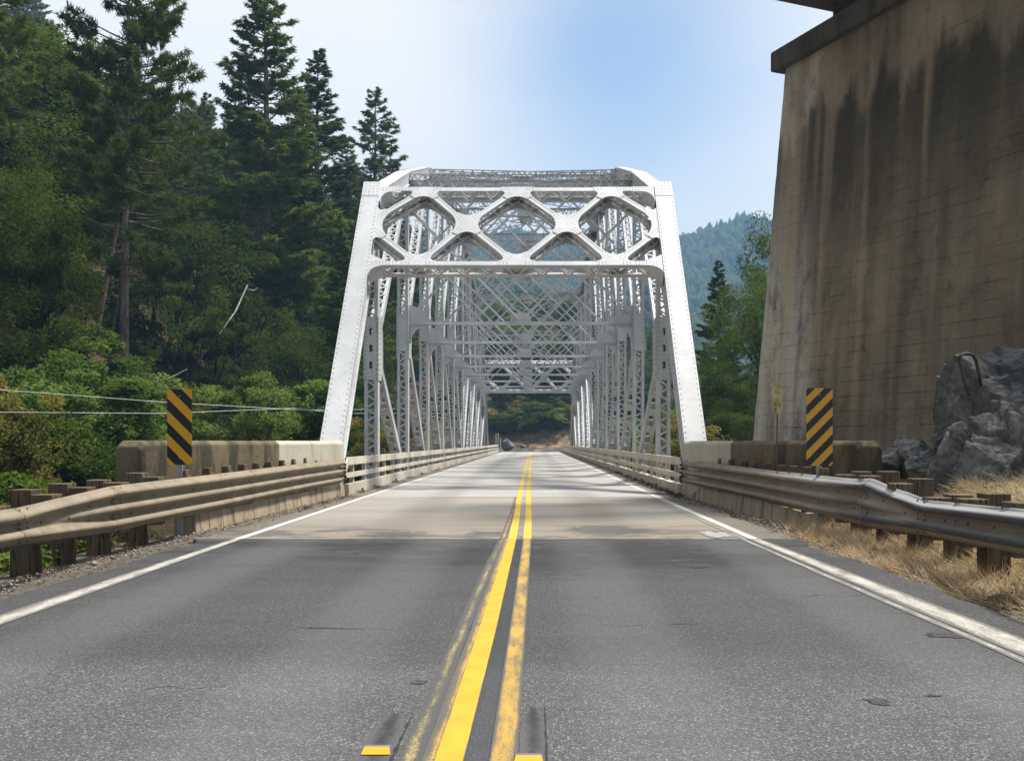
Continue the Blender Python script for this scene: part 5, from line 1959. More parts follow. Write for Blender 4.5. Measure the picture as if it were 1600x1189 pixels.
# ------------------------------------------------------------------ vegetation
rng = np.random.default_rng(11)
def rdir(n):
    v = rng.normal(size=(n, 3))
    return v / np.linalg.norm(v, axis=1)[:, None]
def unit(v):
    return v / np.maximum(1e-9, np.linalg.norm(v, axis=-1, keepdims=True))
def blades(base, direc, length, width):
    """one thin triangle per needle spray"""
    n = len(base)
    side = unit(np.cross(direc, rdir(n)))
    a = base - side * width[:, None] / 2
    b = base + side * width[:, None] / 2
    c = base + direc * length[:, None]
    v = np.stack([a, b, c], 1).reshape(-1, 3)
    f = np.arange(n * 3).reshape(n, 3)
    return v, f
def leaves(pos, size, flatness=0.5):
    """a rhombus of two triangles per leaf"""
    n = len(pos)
    nrm = rdir(n); nrm[:, 2] = np.abs(nrm[:, 2]) + flatness
    nrm = unit(nrm)
    u = unit(np.cross(nrm, rdir(n)))
    w = np.cross(nrm, u)
    s = size[:, None]
    bend = nrm * s * 0.15
    p0 = pos - u * s * 0.6; p1 = pos + w * s * 0.34 + bend; p2 = pos + u * s * 0.6; p3 = pos - w * s * 0.34 + bend
    v = np.stack([p0, p1, p2, p3], 1).reshape(-1, 3)
    o = np.arange(n)[:, None] * 4
    f = np.concatenate([o + np.array([0, 1, 2]), o + np.array([0, 2, 3])])
    return v, f
def fir_proto(H, Rm, seed, base=0.10, mat='fir_needles', bark='pine_bark', step=0.15, nl=9.0, blade=0.42, tuft=False, lean=0.0, open_=0.0, bw=0.10, pw=0.72):
    global rng
    rng = np.random.default_rng(seed)
    rd = random.Random(seed)
    tm = MB()
    k = 12
    ax = []
    for i in range(k + 1):
        t = i / k
        ax.append(Vector((lean * H * t * t * 0.5 + 0.004 * H * math.sin(t * 5 + seed), lean * H * 0.2 * t + 0.004 * H * math.cos(t * 4 + seed), H * t * 0.985)))
    r0 = 0.0125 * H
    tm.tube([ax[0] - Vector((0, 0, 1.2))] + ax, [r0 * 1.25] + [max(0.02, r0 * (1 - i / k) ** 0.85) for i in range(k + 1)], 9)
    def axis(z):
        t = min(0.999, max(0, z / (H * 0.985))) * k
        i = int(t)
        return ax[i].lerp(ax[i + 1], t - i)
    B, D, Ln, Wd, T = [], [], [], [], []
    z = base * H
    while z < H * 0.985:
        t = (z - base * H) / (H * (1 - base))
        L = Rm * (1 - t) ** pw * rd.uniform(0.62, 1.12) * (0.55 + 0.45 * min(1, t * 5)) + 0.12
        if rd.random() < open_:
            z += step; continue
        az = rd.uniform(0, 2 * math.pi)
        if rd.random() < 0.15: L *= rd.uniform(1.05, 1.3)
        o = axis(z)
        out = Vector((math.cos(az), math.sin(az), 0))
        per = Vector((-out.y, out.x, 0))
        sl = -0.30 + 0.85 * t + rd.uniform(-0.15, 0.15)
        cur = rd.uniform(0.12, 0.35) * (1 - t)
        pts = [o + out * L * s + Vector((0, 0, L * (sl * s + cur * s * s))) for s in (0, 0.33, 0.66, 1.0)]
        if L > 0.6:
            tm.tube(pts, [0.028 * L ** 0.5 + 0.01, 0.02 * L ** 0.5 + .008, 0.012 * L ** .5 + .005, 0.006], 3, False)
        n = int(L * nl) + 3
        s = rng.uniform(0.22 if not tuft else 0.45, 1.0, n) ** (0.8)
        lat = rng.uniform(-1, 1, n) * 0.34 * L * (1.12 - s)
        c = (np.array(o)[None] + np.array(out)[None] * (L * s)[:, None] + np.array(per)[None] * lat[:, None])
        c[:, 2] += L * (sl * s + cur * s * s) - np.abs(lat) * 0.22 + rng.normal(0, 0.05, n)
        kk = 9 if not tuft else 12
        cb = np.repeat(c, kk, 0)
        if tuft:
            cb = cb + rng.normal(0, 0.07, cb.shape)
            dd = rdir(len(cb)) * 1.0 + np.array(out)[None] * 0.5 + np.array([0, 0, 0.35])[None]
        else:
            cb = cb + rng.normal(0, 0.12, cb.shape) * np.array([1, 1, .45]) * (0.3 + 0.7 * (1 - t))
            dd = rdir(len(cb)) * np.array([0.8, 0.8, 0.45]) + np.array(out)[None] * 0.75 + np.array([0, 0, -0.10])[None]
        B.append(cb); D.append(unit(dd))
        m = len(cb)
        Ln.append(rng.uniform(0.6, 1.15, m) * blade * (1.0 if tuft else (0.42 + 0.58 * (1 - t) ** 0.7)))
        Wd.append(rng.uniform(0.6, 1.2, m) * bw)
        tn = np.clip(np.repeat(rng.uniform(0, 0.8, n), kk) * 0.6 + rng.uniform(0, 0.4, m) + rd.uniform(-0.12, 0.12), 0, 1)
        T.append(tn)
        z += step * rd.uniform(0.6, 1.4) * (0.75 + 0.5 * (1 - t))
    v, f = blades(np.concatenate(B), np.concatenate(D), np.concatenate(Ln), np.concatenate(Wd))
    tint = np.repeat(np.concatenate(T), 3)
    cm = tri_mesh('crown', v, f, mat, tint)
    tme = bpy.data.meshes.new('trunk'); tme.from_pydata(tm.v, [], tm.f); tme.materials.append(MATS[bark]); tme.shade_smooth()
    return {'H': H, 'crown': cm, 'trunk': tme, 'tris': len(f)}

def broad_proto(H, Rm, seed, mat='oak_leaves', bark='oak_bark', nb=60, nleaf=330, leaf=0.17, low=0.2, bush=False, flat=0.5):
    global rng
    rng = np.random.default_rng(seed)
    rd = random.Random(seed)
    tm = MB()
    ends = []
    def limb(p, d, L, r, lvl):
        pts = [p]
        rs = [r]
        q = p.copy(); dd = d.copy()
        for i in range(4):
            dd = (dd + Vector((rd.uniform(-.25, .25), rd.uniform(-.25, .25), rd.uniform(-.1, .22)))).normalized()
            q = q + dd * L / 4
            pts.append(q.copy()); rs.append(r * (1 - 0.17 * (i + 1)))
        tm.tube(pts, rs, 6 if lvl < 2 else 4, False)
        if lvl >= 2:
            ends.append(q)
            ends.append(pts[2])
            return
        for i in range(4 if lvl == 0 else 3):
            nd = (dd + Vector((rd.uniform(-1, 1), rd.uniform(-1, 1), rd.uniform(-0.25, 0.75))) * 0.95).normalized()
            limb(pts[rd.choice((2, 3, 4))], nd, L * rd.uniform(0.5, 0.8), r * 0.5, lvl + 1)
    if bush:
        for i in range(7):
            a = rd.uniform(0, 6.28)
            limb(Vector((0.1 * math.cos(a), 0.1 * math.sin(a), -0.1)), Vector((math.cos(a) * .6, math.sin(a) * .6, 1)).normalized(), H * 0.45, 0.03 * H ** .5, 1)
    else:
        for i in range(2):
            limb(Vector((0, 0, -0.8)), Vector((rd.uniform(-.25, .25), rd.uniform(-.25, .25), 1)).normalized(), H * 0.46, 0.02 * H + .03, 0)
    cen = []
    for _ in range(nb):
        a = rd.uniform(0, 6.283); zz = rd.uniform(low, 0.97)
        prof = math.sin(math.pi * min(1, max(0.02, (zz - low * 0.6) / (1.04 - low * 0.6))) ** 0.8) ** 0.6
        rr = Rm * prof * rd.uniform(0.25, 1.0) ** 0.5 * (1 + 0.25 * math.sin(a * 3 + seed) + 0.12 * math.sin(a * 5 + zz * 9))
        cen.append((rr * math.cos(a), rr * math.sin(a), H * zz))
    cen += [tuple(e) for e in ends if e.z > H * low * .8][:nb // 2]
    P_, S_, T_ = [], [], []
    for c in cen:
        br = Rm * rd.uniform(0.14, 0.30)
        n = int(nleaf * rd.uniform(0.5, 1.3))
        d = rdir(n) * (rng.uniform(0.1, 1.0, n) ** 0.45)[:, None] * br * np.array([1.15, 1.15, 0.7])
        d += np.array([fn(c[0], i * 0.7, 1.0, 5) for i in range(1)])[0] * 0.2
        P_.append(np.array(c)[None] + d)
        S_.append(rng.uniform(0.6, 1.25, n) * leaf)
        T_.append(np.clip(rd.uniform(0.0, 0.75) + rng.uniform(-0.1, 0.35, n), 0, 1))
    pos = np.concatenate(P_)
    v, f = leaves(pos, np.concatenate(S_), flat)
    cm = tri_mesh('crown', v, f, mat, np.repeat(np.concatenate(T_), 4))
    tme = bpy.data.meshes.new('trunk'); tme.from_pydata(tm.v, [], tm.f); tme.materials.append(MATS[bark]); tme.shade_smooth()
    return {'H': H, 'crown': cm, 'trunk': tme, 'tris': len(f), 'bush': bush}

FIR = [fir_proto(28, 5.2, 1, 0.14, step=0.085, nl=11, blade=.44, bw=.10, pw=.9), fir_proto(28, 4.8, 2, 0.06, step=0.085, nl=11, blade=.44, bw=.10, pw=.9), fir_proto(26, 4.8, 3, 0.20, step=0.11, open_=0.08, nl=10, blade=.44, bw=.10, pw=.85)]
PINE = [fir_proto(24, 5.2, 5, 0.28, 'pine_needles', 'pine_bark', 0.10, 9, 0.36, True, 0.04, bw=0.075, pw=0.5),
        fir_proto(24, 3.8, 6, 0.45, 'pine_needles', 'red_bark', 0.15, 8, 0.36, True, 0.06, bw=0.075, pw=0.5)]
OAK = [broad_proto(13, 5.2, 8), broad_proto(12, 4.6, 9, nb=50), broad_proto(15, 5.0, 10, nb=70, low=0.12)]
BUSH = [broad_proto(3.2, 1.9, 21, 'bush_leaves', nb=44, nleaf=300, leaf=0.10, low=0.08, bush=True),
        broad_proto(2.8, 1.8, 22, 'bush_leaves', nb=40, nleaf=260, leaf=0.11, low=0.08, bush=True),
        broad_proto(2.6, 1.7, 23, 'autumn_leaves', nb=36, nleaf=200, leaf=0.10, low=0.08, bush=True),
        broad_proto(3.4, 2.2, 24, 'oak_leaves', nb=44, nleaf=260, leaf=0.13, low=0.06, bush=True)]
n_tree = 0
def plant(proto, name, label, cat, x, y, H, group=None, wide=1.0, rz=None, z=None, tilt=(0, 0)):
    global n_tree
    n_tree += 1
    zz = gz(x, y) - 0.1 if z is None else z
    t = thing(name, label, cat, (x, y, zz), random.uniform(0, 6.28) if rz is None else rz, group)
    t.rotation_euler = (tilt[0], tilt[1], t.rotation_euler.z)
    s = H / proto['H']
    t.scale = (s * wide, s * wide, s)
    for part in ('trunk', 'crown'):
        nm = 'stems' if (part == 'trunk' and proto.get('bush')) else ('foliage' if proto.get('bush') else part)
        link(bpy.data.objects.new(nm, proto[part]), t)
    return t
def plant_px(proto, name, label, cat, px, ytop, Y, wide=1.0, group=None, rz=None, tilt=(0, 0), ybase=None):
    x = (px - VX) * Y / F
    z = gz(x, Y) - 0.1
    if ybase is not None:
        z = EYE + (VY - ybase) * Y / F
    top = EYE + (VY - ytop) * Y / F
    return plant(proto, name, label, cat, x, Y, max(1.0, top - z), group, wide, rz, z, tilt)

# the trees one can point to, left side
plant_px(FIR[0], 'fir_tree', 'tallest fir left of the bridge, its pointed top cut by the upper frame edge', 'tree', 412, -75, 68, 1.15)
plant_px(FIR[1], 'fir_tree', 'slender pointed fir just right of the tallest one', 'tree', 497, 68, 82, 1.35)
plant_px(FIR[2], 'fir_tree', 'ragged fir standing directly above the left end post of the bridge', 'tree', 583, 132, 104, 1.2)
plant_px(PINE[0], 'pine_tree', 'big pine with a thick straight bare trunk behind the left hazard marker', 'tree', 197, -150, 44, 0.80, rz=1.2)
plant_px(PINE[1], 'pine_tree', 'leaning pine with a reddish trunk left of the thick trunked pine', 'tree', 143, 30, 50, 0.75, rz=0.2, tilt=(0, R(9)))
plant_px(PINE[1], 'pine_tree', 'thin leaning pine trunk squeezed behind the thick trunked pine', 'tree', 168, 210, 53, 0.6, rz=0.2, tilt=(0, R(9)))
plant_px(PINE[0], 'pine_tree', 'pine at the left frame edge with dark bare limbs against the sky', 'tree', -8, -180, 47, 0.95, rz=4.0, tilt=(0, R(2)))
plant_px(OAK[2], 'oak_tree', 'broad green oak crown high on the left below the sky gap', 'tree', 112, 75, 60, 1.35, rz=2.0)
plant_px(OAK[0], 'oak_tree', 'dark oak with a bent black limb at the left frame edge', 'tree', 45, 200, 52, 1.2, rz=0.7)
plant_px(FIR[2], 'fir_tree', 'small dark fir left of the tallest fir, its top in the sky', 'tree', 366, 122, 92, 1.0)
plant_px(OAK[1], 'oak_tree', 'rounded oak crown filling the gap right of the thick trunked pine', 'tree', 300, 330, 58, 1.2, rz=1.0)
plant_px(OAK[0], 'oak_tree', 'dark low oak between the two tall firs near their feet', 'tree', 462, 430, 72, 1.2, rz=2.6)
plant_px(FIR[1], 'fir_tree', 'young fir close to the left end post at mid height', 'tree', 535, 330, 62, 1.1)
THIN = broad_proto(11, 3.4, 14, nb=15, nleaf=220, leaf=0.15, low=0.45)
for i_, (px_, yt_, Y_) in enumerate(((70, 370, 50), (118, 400, 54), (255, 390, 60), (300, 430, 52), (345, 380, 66), (372, 420, 60), (438, 470, 64))):
    plant_px(THIN, 'oak_tree', ['thin dark branching oak %s' % w_ for w_ in ('nearest the left frame edge', 'just left of the leaning pine', 'right of the thick pine trunk', 'above the left hazard marker', 'beside the long bleached dead branch', 'just left of the trunk of the tallest fir', 'just right of the trunk of the tallest fir')][i_], 'tree', px_, yt_, Y_, 1.0, 'thin oaks in the understory', rz=i_ * 1.7)
plant_px(FIR[1], 'fir_tree', 'narrow fir filling the gap between the tallest fir and the slender pointed one', 'tree', 456, 178, 96, 1.2, rz=2.2)
plant_px(FIR[2], 'fir_tree', 'fir between the slender pointed fir and the ragged one above the end post', 'tree', 541, 208, 112, 1.2, rz=0.4)
plant_px(FIR[0], 'fir_tree', 'low fir peeking out just above the head of the left end post', 'tree', 612, 246, 130, 1.2, rz=3.1)
plant_px(FIR[1], 'fir_tree', 'fir right of the big pine against the white sky', 'tree', 322, 142, 100, 1.3, rz=5.1)
# roadside bushes on the left
plant_px(BUSH[0], 'green_bush', 'large bright green bush left of the left hazard marker', 'bush', 128, 556, 26, 1.15, rz=0.5, ybase=760)
plant_px(BUSH[1], 'green_bush', 'pale green bush at the feet of the thick trunked pine', 'bush', 222, 625, 27, 0.9, rz=2.5, ybase=745)
plant_px(BUSH[0], 'green_bush', 'sunlit yellow green bush right of the left hazard marker', 'bush', 396, 586, 36, 0.9, rz=3.5, ybase=735)
plant_px(BUSH[2], 'autumn_bush', 'yellowing bush at the left frame edge above the guardrail', 'bush', -18, 588, 17, 0.8, rz=1.0, ybase=790)
plant_px(BUSH[3], 'dark_bush', 'dark bush under the wires behind the left guardrail', 'bush', 95, 668, 20, 1.3, rz=1.0, ybase=800)
plant_px(BUSH[3], 'dark_bush', 'dull dark bush between the hazard marker and the sunlit bush', 'bush', 320, 610, 38, 1.2, rz=2.0, ybase=745)
plant_px(BUSH[1], 'green_bush', 'grey green bush left of the foot of the left end post', 'bush', 492, 602, 42, 1.0, rz=4.4, ybase=735)
plant_px(BUSH[2], 'autumn_bush', 'yellow green bush seen between left end post and first bridge post', 'bush', 562, 655, 40, 1.0, rz=5.0, ybase=770)
plant_px(OAK[1], 'oak_tree', 'dark oak seen between the first left bridge posts', 'tree', 560, 540, 82, 0.8, rz=5.0, ybase=790)
plant(BUSH[1], 'green_bush', 'low green bush seen under the left guardrail between its posts', 'bush', -6.3, 10.2, 1.5, None, 1.1, 0.3)
plant(BUSH[3], 'dark_bush', 'low dark bush behind the left guardrail posts', 'bush', -7.2, 13.6, 2.0, None, 1.2, 0.9)
# right side
plant_px(FIR[0], 'fir_tree', 'lone pointed fir right of the bridge in front of the blue mountain', 'tree', 1122, 404, 66, 1.15, ybase=735)
plant_px(OAK[2], 'oak_tree', 'dark broad oak beside the far edge of the pier', 'tree', 1176, 420, 50, 0.85, rz=0.5, ybase=735)
plant_px(OAK[1], 'oak_tree', 'thin oak branches rising beside the edge of the pier', 'tree', 1213, 345, 58, 0.5, rz=1.9, ybase=735)
plant_px(OAK[0], 'oak_tree', 'low dark oak just right of the right end post', 'tree', 1128, 600, 48, 1.2, rz=3.0, ybase=745)
plant_px(OAK[1], 'oak_tree', 'round oak behind the right end post', 'tree', 1066, 610, 75, 1.0, rz=3.6, ybase=735)
plant_px(BUSH[2], 'autumn_bush', 'yellowish bush seen between the right truss posts above the railing', 'bush', 1052, 650, 40, 1.0, rz=1.0, ybase=760)
plant_px(BUSH[0], 'green_bush', 'light green bush behind the railing right of the bridge', 'bush', 1020, 640, 58, 1.3, rz=4.0, ybase=750)

# the slope ahead
def skyline(px):
    xs_ = [-400, 0, 60, 125, 150, 225, 240, 320, 345, 385, 440, 540, 560, 605, 625, 640, 700, 780, 880, 960, 1050, 1062, 1090, 1130, 1160, 1215, 1400]
    ys_ = [-500, -200, -60, 40, 95, 100, 60, 150, 150, 140, 140, 215, 215, 250, 300, 420, 445, 455, 450, 470, 530, 600, 620, 560, 430, 370, 300]
    return float(np.interp(px, xs_, ys_))
def fill(n, xr, yr, seed, mix, group, cat='tree', hr=(14, 26), margin=(5, 70), mind=3.2, minh=3.0):
    rd = random.Random(seed)
    pts = []
    tries = 0
    while len(pts) < n and tries < n * 30:
        tries += 1
        y = rd.uniform(*yr); x = rd.uniform(*xr)
        if any((x - a) ** 2 + (y - b) ** 2 < mind ** 2 for a, b in pts): continue
        px = VX + F * x / y
        if px < -260 or px > 1500: continue
        if y < 78 and 85 < px < 440 and cat == 'tree': continue
        protos, name, lab, h0, h1, wd = rd.choice(mix)
        z = gz(x, y)
        top_allowed = EYE + (VY - (skyline(px) + rd.uniform(*margin))) * y / F
        H = min(rd.uniform(h0, h1), top_allowed - z)
        if H < minh: continue
        pts.append((x, y))
        lab = lab.split('|')[0] if '|' not in lab else lab
        if '{}' in lab:
            top_px = VY - (z + H - EYE) * F / y
            places = [(60, 'at the left frame edge'), (150, 'left of the leaning pine'), (240, 'around the thick trunked pine'), (330, 'right of the thick trunked pine'),
                      (390, 'left of the tallest fir'), (450, 'behind the tallest fir'), (530, 'behind the slender pointed fir'), (620, 'behind the left end post'), (700, 'seen through the left truss'), (765, 'left of the far portal'), (830, 'behind the far portal, left half'), (892, 'behind the far portal, right half'), (960, 'right of the far portal'), (9999, 'seen through or beyond the right truss')]
            place = next(p for lim, p in places if px < lim)
            height = 'high on the slope' if z > 16 else ('halfway up the slope' if z > 6 else ('low on the slope' if z > 2.5 else 'at the slope foot'))
            size = ('tall' if H > 20 else ('middling' if H > 11 else 'short')) if cat == 'tree' else ('large' if H > 2.6 else 'small')
            lab = lab.format(size, height, place)
        plant(rd.choice(protos), name, lab, cat, x, y, H, group, wd * rd.uniform(0.85, 1.2) * (1.0 if H > 0.55 * h1 else 1.3), rd.uniform(0, 6.28))
L1 = '{} dense hillside fir {} {}'
L2 = '{} dark hillside oak {} {}'
L3 = '{} open crowned hillside pine {} {}'
g1 = 'crowded trees of the left hillside'
fill(34, (-46, -17), (52, 110), 3, [(FIR, 'fir_tree', L1, 18, 28, 1.05), (OAK, 'oak_tree', L2, 9, 16, 1.2), (OAK, 'oak_tree', L2, 9, 15, 1.2), (PINE, 'pine_tree', L3, 18, 26, .9)], g1, margin=(20, 120), mind=4.2)
fill(62, (-100, -18), (100, 215), 4, [(FIR, 'fir_tree', L1, 20, 30, 1.25), (OAK, 'oak_tree', L2, 11, 17, 1.4), (FIR, 'fir_tree', L1, 18, 28, 1.2)], g1, margin=(5, 90), mind=5.0)
fill(8, (-34, -14), (34, 60), 8, [(OAK, 'oak_tree', L2, 6, 9, 1.1)], g1, margin=(150, 330), mind=4)
fill(26, (-18, -10.5), (26, 100), 9, [([BUSH[3]], 'hillside_bush', '{} dark low bush {} {}', 1.6, 3.6, 1.2)], 'bushes at the foot of the left hillside', 'bush', margin=(250, 420), mind=2.5, minh=1.2)
g2 = 'trees on the slope beyond the bridge'
M1 = '{} round oak {} {}'
M2 = '{} fir {} {}'
fill(95, (-26, 30), (147, 215), 5, [(OAK, 'oak_tree', M1, 7, 12, 1.25), (OAK, 'oak_tree', M1, 7, 11, 1.2), (FIR, 'fir_tree', M2, 12, 18, 1.1)], g2, margin=(2, 60), mind=3.6)
fill(90, (-14, 18), (140.0, 154), 6, [([BUSH[3]], 'bank_bush', '{} dull green bush {} {}', 1.8, 4.2, 1.2), ([BUSH[0], BUSH[1]], 'bank_bush', '{} light green bush {} {}', 1.4, 3.2, 1.0), ([BUSH[2]], 'bank_bush', '{} yellow leaved bush {} {}', 1.5, 3.4, 1.0)], 'bushes on the brown bank beyond the bridge', 'bush', margin=(30, 200), mind=1.25, minh=0.8)
g3 = 'trees on the far right bank'
fill(26, (13, 75), (75, 210), 7, [(OAK, 'oak_tree', '{} bank oak {} {}', 7, 12, 1.3), (FIR, 'fir_tree', '{} bank fir {} {}', 10, 16, 1.1)], g3, margin=(3, 40), mind=4.5)

# undergrowth of the hillside (nobody could count it)
def undergrowth(name, mat, n, xr, yr, seed, hmin, hmax, nleaf, leaf, spread):
    global rng
    rng = np.random.default_rng(seed)
    xs_ = rng.uniform(*xr, n); ys_ = rng.uniform(*yr, n)
    P_, S_, T_ = [], [], []
    for x, y in zip(xs_, ys_):
        h = rng.uniform(hmin, hmax)
        z = gz(x, y)
        d = rdir(nleaf) * (rng.uniform(0.1, 1, nleaf) ** 0.5)[:, None] * np.array([spread, spread, h])
        d[:, 2] = np.abs(d[:, 2])
        P_.append(np.array([x, y, z])[None] + d)
        S_.append(rng.uniform(0.6, 1.3, nleaf) * leaf)
        T_.append(np.clip(rng.uniform(0, 0.8) + rng.uniform(-.1, .2, nleaf), 0, 1))
    v, f = leaves(np.concatenate(P_), np.concatenate(S_))
    me = tri_mesh(name, v, f, mat, np.repeat(np.concatenate(T_), 4))
    o = link(bpy.data.objects.new(name, me)); o['kind'] = 'stuff'
undergrowth('hillside_undergrowth', 'ground_leaves', 1500, (-52, -8), (22, 125), 31, 0.25, 0.9, 46, 0.15, 0.8)
undergrowth('verge_weeds', 'ground_leaves', 90, (3.45, 6.5), (4, 15), 36, 0.08, 0.22, 40, 0.03, 0.14)
undergrowth('roadside_weeds', 'ground_leaves', 420, (-9, -4.95), (6, 30), 32, 0.12, 0.5, 60, 0.055, 0.32)
undergrowth('bank_undergrowth', 'ground_leaves', 420, (-24, 34), (141, 190), 33, 0.3, 0.9, 40, 0.17, 0.9)
undergrowth('river_bank_weeds', 'ground_leaves', 420, (7.5, 40), (26, 120), 34, 0.3, 1.0, 44, 0.15, 0.8)

# dry grass on the right
def straw(name, n, seed, region):
    global rng
    rng = np.random.default_rng(seed)
    B, D, L, W, T = [], [], [], [], []
    k = 26
    c = 0
    while c < n:
        x, y, lift = region(rng)
        m = k
        base = np.array([x, y, gz(x, y) + 0.0])[None] + rng.normal(0, 1, (m, 3)) * np.array([0.07, 0.07, 0.012])
        main = rng.uniform(0, 6.28)
        dd = np.stack([np.cos(main + rng.normal(0, 0.9, m)), np.sin(main + rng.normal(0, 0.9, m)), np.abs(rng.normal(lift, 0.22, m))], 1)
        B.append(base); D.append(unit(dd)); L.append(rng.uniform(0.10, 0.34, m)); W.append(rng.uniform(0.004, 0.009, m))
        T.append(np.clip(rng.uniform(0.1, 0.7) + rng.uniform(-.2, .35, m), 0, 1))
        c += 1
    v, f = blades(np.concatenate(B), np.concatenate(D), np.concatenate(L), np.concatenate(W))
    me = tri_mesh(name, v, f, 'straw', np.repeat(np.concatenate(T), 3))
    o = link(bpy.data.objects.new(name, me)); o['kind'] = 'stuff'
def reg_a(r):
    y = r.uniform(3.2, 12.5)
    x = 3.32 + abs(r.normal(0, 1.0)) * 0.8 + 0.15 * math.sin(y * 3)
    if x > 7: x = 4
    return x, y, 0.22
def reg_b(r):
    y = r.uniform(7.5, 15.5); x = r.uniform(3.95, 7.5)
    return x, y, 0.30
def reg_c(r):
    y = r.choice([7.35, 8.45, 9.4, 10.35, 11.3, 12.2, 13.0]) + r.normal(0, 0.12)
    return 3.45 + r.uniform(-0.15, 0.5), y, 0.8
straw('dry_grass', 1300, 41, reg_a)
straw('dry_grass', 1900, 42, reg_b)
straw('dry_grass', 260, 43, reg_c)

# gravel and leaf litter along the kerbs
def pebbles(name, mat, n, seed, fx, size, flat=0.6):
    r_ = np.random.default_rng(seed)
    octv = np.array([(1, 0, 0), (-1, 0, 0), (0, 1, 0), (0, -1, 0), (0, 0, 1), (0, 0, -1)], float)
    octf = np.array([(0, 2, 4), (2, 1, 4), (1, 3, 4), (3, 0, 4), (2, 0, 5), (1, 2, 5), (3, 1, 5), (0, 3, 5)])
    V_, F_, T_ = [], [], []
    for i in range(n):
        x, y, z = fx(r_)
        s = size * r_.lognormal(0, 0.5)
        a = r_.uniform(0, 6.28)
        q = octv * s * (1 + r_.uniform(-.35, .35, (6, 1))) * np.array([1, 0.8, flat])
        qx = q[:, 0] * math.cos(a) - q[:, 1] * math.sin(a); qy = q[:, 0] * math.sin(a) + q[:, 1] * math.cos(a)
        V_.append(np.stack([qx + x, qy + y, q[:, 2] + z + s * flat * 0.3], 1)); F_.append(octf + 6 * i)
        T_.append(np.full(6, r_.uniform(0, 1)))
    me = tri_mesh(name, np.concatenate(V_), np.concatenate(F_), mat, np.concatenate(T_))
    o = link(bpy.data.objects.new(name, me)); o['kind'] = 'stuff'
m_leaf('gravel_grey', (0.07, 0.065, 0.06), (0.33, 0.30, 0.26), 0.0, 0.0)
def lx(r):
    y = r.uniform(3.5, 21.3)
    k = float(np.interp(y, [3, 13, 21.4], [-4.6, -4.25, -4.0]))
    return k + abs(r.normal(0, 0.17)), y, (0.0 if y > 11.8 else -0.02)
def rx(r):
    y = r.uniform(3.5, 21.3)
    k = float(np.interp(y, [3, 12, 21.4], [3.55, 3.5, 3.08]))
    return k - abs(r.normal(0, 0.17)), y, (0.0 if y > 11.8 else -0.02)
pebbles('roadside_gravel', 'gravel_grey', 3600, 51, lx, 0.009)
pebbles('roadside_gravel', 'gravel_grey', 3000, 52, rx, 0.009)
def bx(r):
    y = r.uniform(21, 80); s = r.choice([-1, 1])
    return (-3.98 + abs(r.normal(0, 0.14))) if s < 0 else (3.07 - abs(r.normal(0, 0.14))), y, 0.0
pebbles('curb_gravel', 'gravel_grey', 2200, 53, bx, 0.012)
def litter(name, n, seed, fx, size):
    global rng
    rng = np.random.default_rng(seed)
    pos = np.array([fx(rng) for _ in range(n)])
    pos[:, 2] += rng.uniform(0.004, 0.03, n)
    v, f = leaves(pos, rng.uniform(0.5, 1.4, n) * size, 1.5)
    me = tri_mesh(name, v, f, 'litter', np.repeat(rng.uniform(0, 1, n), 4))
    o = link(bpy.data.objects.new(name, me)); o['kind'] = 'stuff'
def leaf_piles(r):
    i = int(r.integers(0, 9))
    ys_ = [21.9, 23.4, 24.9, 26.2, 27.8, 29.5, 20.6, 32.0, 36.0]
    if r.random() < 0.7:
        return 2.98 + r.normal(0, 0.05), ys_[i] + r.normal(0, 0.14), abs(r.normal(0, 0.035))
    return -3.9 + r.normal(0, 0.05), [22.5, 24.8, 20.0, 28, 31, 35, 18.5, 17.0, 40][i] + r.normal(0, 0.2), abs(r.normal(0, 0.02))
litter('leaf_litter', 1500, 61, leaf_piles, 0.045)
litter('leaf_litter', 900, 62, lx, 0.03)
litter('leaf_litter', 900, 63, rx, 0.03)
o = MB().tube([V(-0.12, 0, 0), V(0.0, 0.01, 0.012), V(0.12, 0.03, 0.0)], 0.022, 7).build('broken_stick', 'bark_debris')
o.location = P(1566, 930, 7.4); o.location.z = gz(o.location.x, o.location.y) + 0.05; o.rotation_euler = (0, 0, 0.3)
props(o, 'short broken brown stick lying in the dry grass at the lower right', 'stick')
for a, b, lb in ((P(387, 445, 56), P(343, 522, 54), 'long bleached dead branch leaning on the slope left of the tallest fir'), (P(402, 450, 56), P(387, 452, 56), 'short bleached dead branch beside the trunk of the tallest fir'), (P(228, 598, 43), P(292, 577, 43), 'bleached dead branch right of the thick pine trunk')):
    m = (a + b) / 2 + V(0.1, 0, -0.12)
    o = MB().tube([a, m, b], [0.035, 0.045, 0.02], 6).build('dead_branch', 'dead_wood')
    props(o, lb, 'branch')

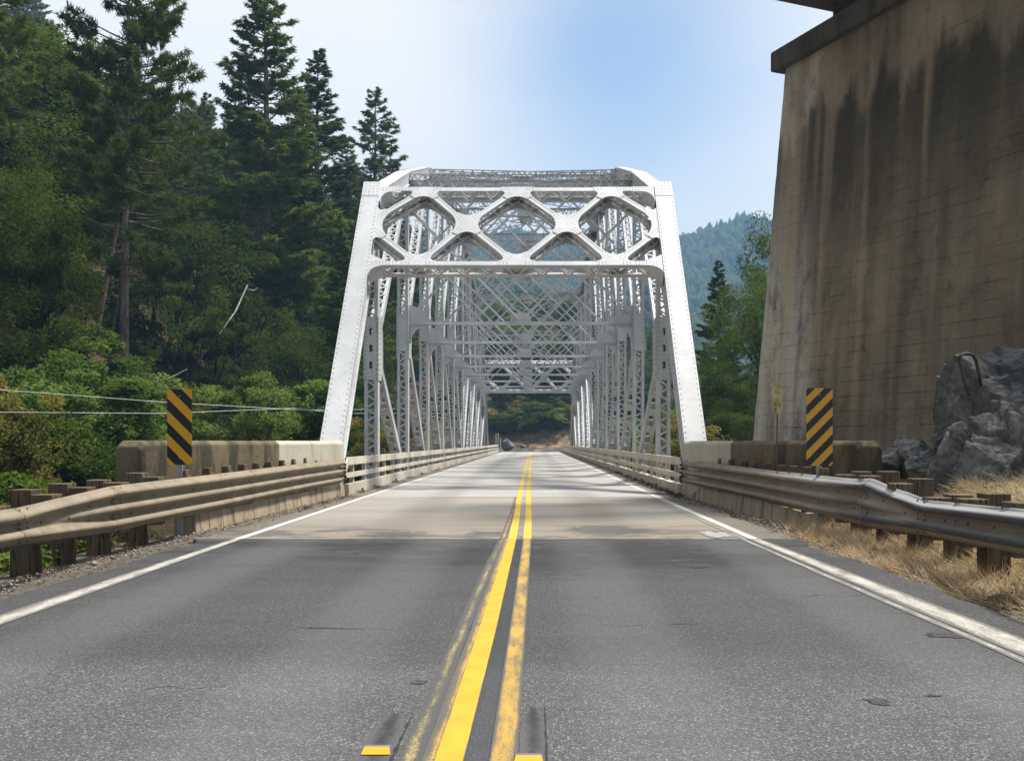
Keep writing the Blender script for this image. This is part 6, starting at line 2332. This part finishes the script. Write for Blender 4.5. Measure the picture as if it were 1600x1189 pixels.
# ------------------------------------------------------------------ mountains and air
def mz(x, y):
    r = fn(x, y, 0.0045, 2.0)
    r2 = fn(x, y, 0.016, 6.0)
    crest = 172 + 26 * fn(x, 0, 0.008, 4.0) - 0.02 * (x - 150)
    main = crest * sstep(y, 420, 930) + r * 26 * sstep(y, 420, 600) + r2 * 9
    cx = 66 - 1.25 * max(0.0, x - 58)
    near = (cx + 10 * fn(x, 0, 0.02, 8)) * sstep(y, 300, 455) * sstep(y, 640, 470) + r2 * 4
    base = -9 + 0.03 * max(0, y - 250)
    return max(main, near, base)
mx_ = np.linspace(-700, 900, 130); my_ = np.linspace(262, 1150, 90)
mm = grid_mesh('mountain', mx_, my_, mz, 'mountain_forest')
mo = link(bpy.data.objects.new('mountain', mm)); mo['kind'] = 'structure'
def far_forest():
    r_ = np.random.default_rng(77)
    V_, F_, T_ = [], [], []
    n = 9500
    S = 7
    cnt = 0
    for i in range(n):
        y = r_.uniform(330, 960)
        x = r_.uniform(-0.13, 0.30) * y
        if fn(x, y, 0.02, 12) < -0.38: continue
        z = mz(x, y)
        h = r_.uniform(6, 14) * (1.0 if y > 500 else 0.75)
        w = h * r_.uniform(0.22, 0.42)
        tint = r_.uniform(0, 1)
        a0 = r_.uniform(0, 6.28)
        broad = r_.random() < 0.45
        ang = a0 + np.arange(S) * 2 * math.pi / S
        j = r_.uniform(0.6, 1.3, S)
        lo = np.stack([np.cos(ang) * w * j, np.sin(ang) * w * j, np.full(S, h * (0.28 if broad else 0.10)) + r_.uniform(-.8, .8, S)], 1)
        j2 = r_.uniform(0.5, 1.4, S)
        mid = np.stack([np.cos(ang + .4) * w * (0.85 if broad else 0.5) * j2, np.sin(ang + .4) * w * (0.85 if broad else 0.5) * j2, np.full(S, h * (0.62 if broad else .5)) + r_.uniform(-.8, .8, S)], 1)
        top = np.array([[r_.uniform(-.3, .3), r_.uniform(-.3, .3), h * (0.85 if broad else 1.0)]])
        q = np.concatenate([lo, mid, top]) + np.array([x, y, z])
        f = []
        for k in range(S):
            k2 = (k + 1) % S
            f += [(k, k2, S + k), (k2, S + k2, S + k), (S + k, S + k2, 2 * S)]
        V_.append(q); F_.append(np.array(f) + cnt * (2 * S + 1)); T_.append(np.clip(tint + r_.uniform(-.3, .3, 2 * S + 1), 0, 1))
        cnt += 1
    me = tri_mesh('mountain_trees', np.concatenate(V_), np.concatenate(F_), 'distant_leaves', np.concatenate(T_))
    o = link(bpy.data.objects.new('mountain_trees', me)); o['kind'] = 'stuff'
far_forest()

hz = bpy.data.materials.new('haze_air'); hz.use_nodes = True
ht = hz.node_tree
for n in list(ht.nodes): ht.nodes.remove(n)
ho = ht.nodes.new('ShaderNodeOutputMaterial'); hv = ht.nodes.new('ShaderNodeVolumePrincipled')
hv.inputs['Color'].default_value = (0.34, 0.60, 0.90, 1)
hv.inputs['Density'].default_value = 0.00055
hv.inputs['Anisotropy'].default_value = 0.0
ht.links.new(hv.outputs[0], ho.inputs['Volume'])
MATS['haze_air'] = hz
HAZE = True
if HAZE:
    o = MB().box(-1600, 1600, -500, 2700, -12, 300).build('haze', 'haze_air', kind='stuff')
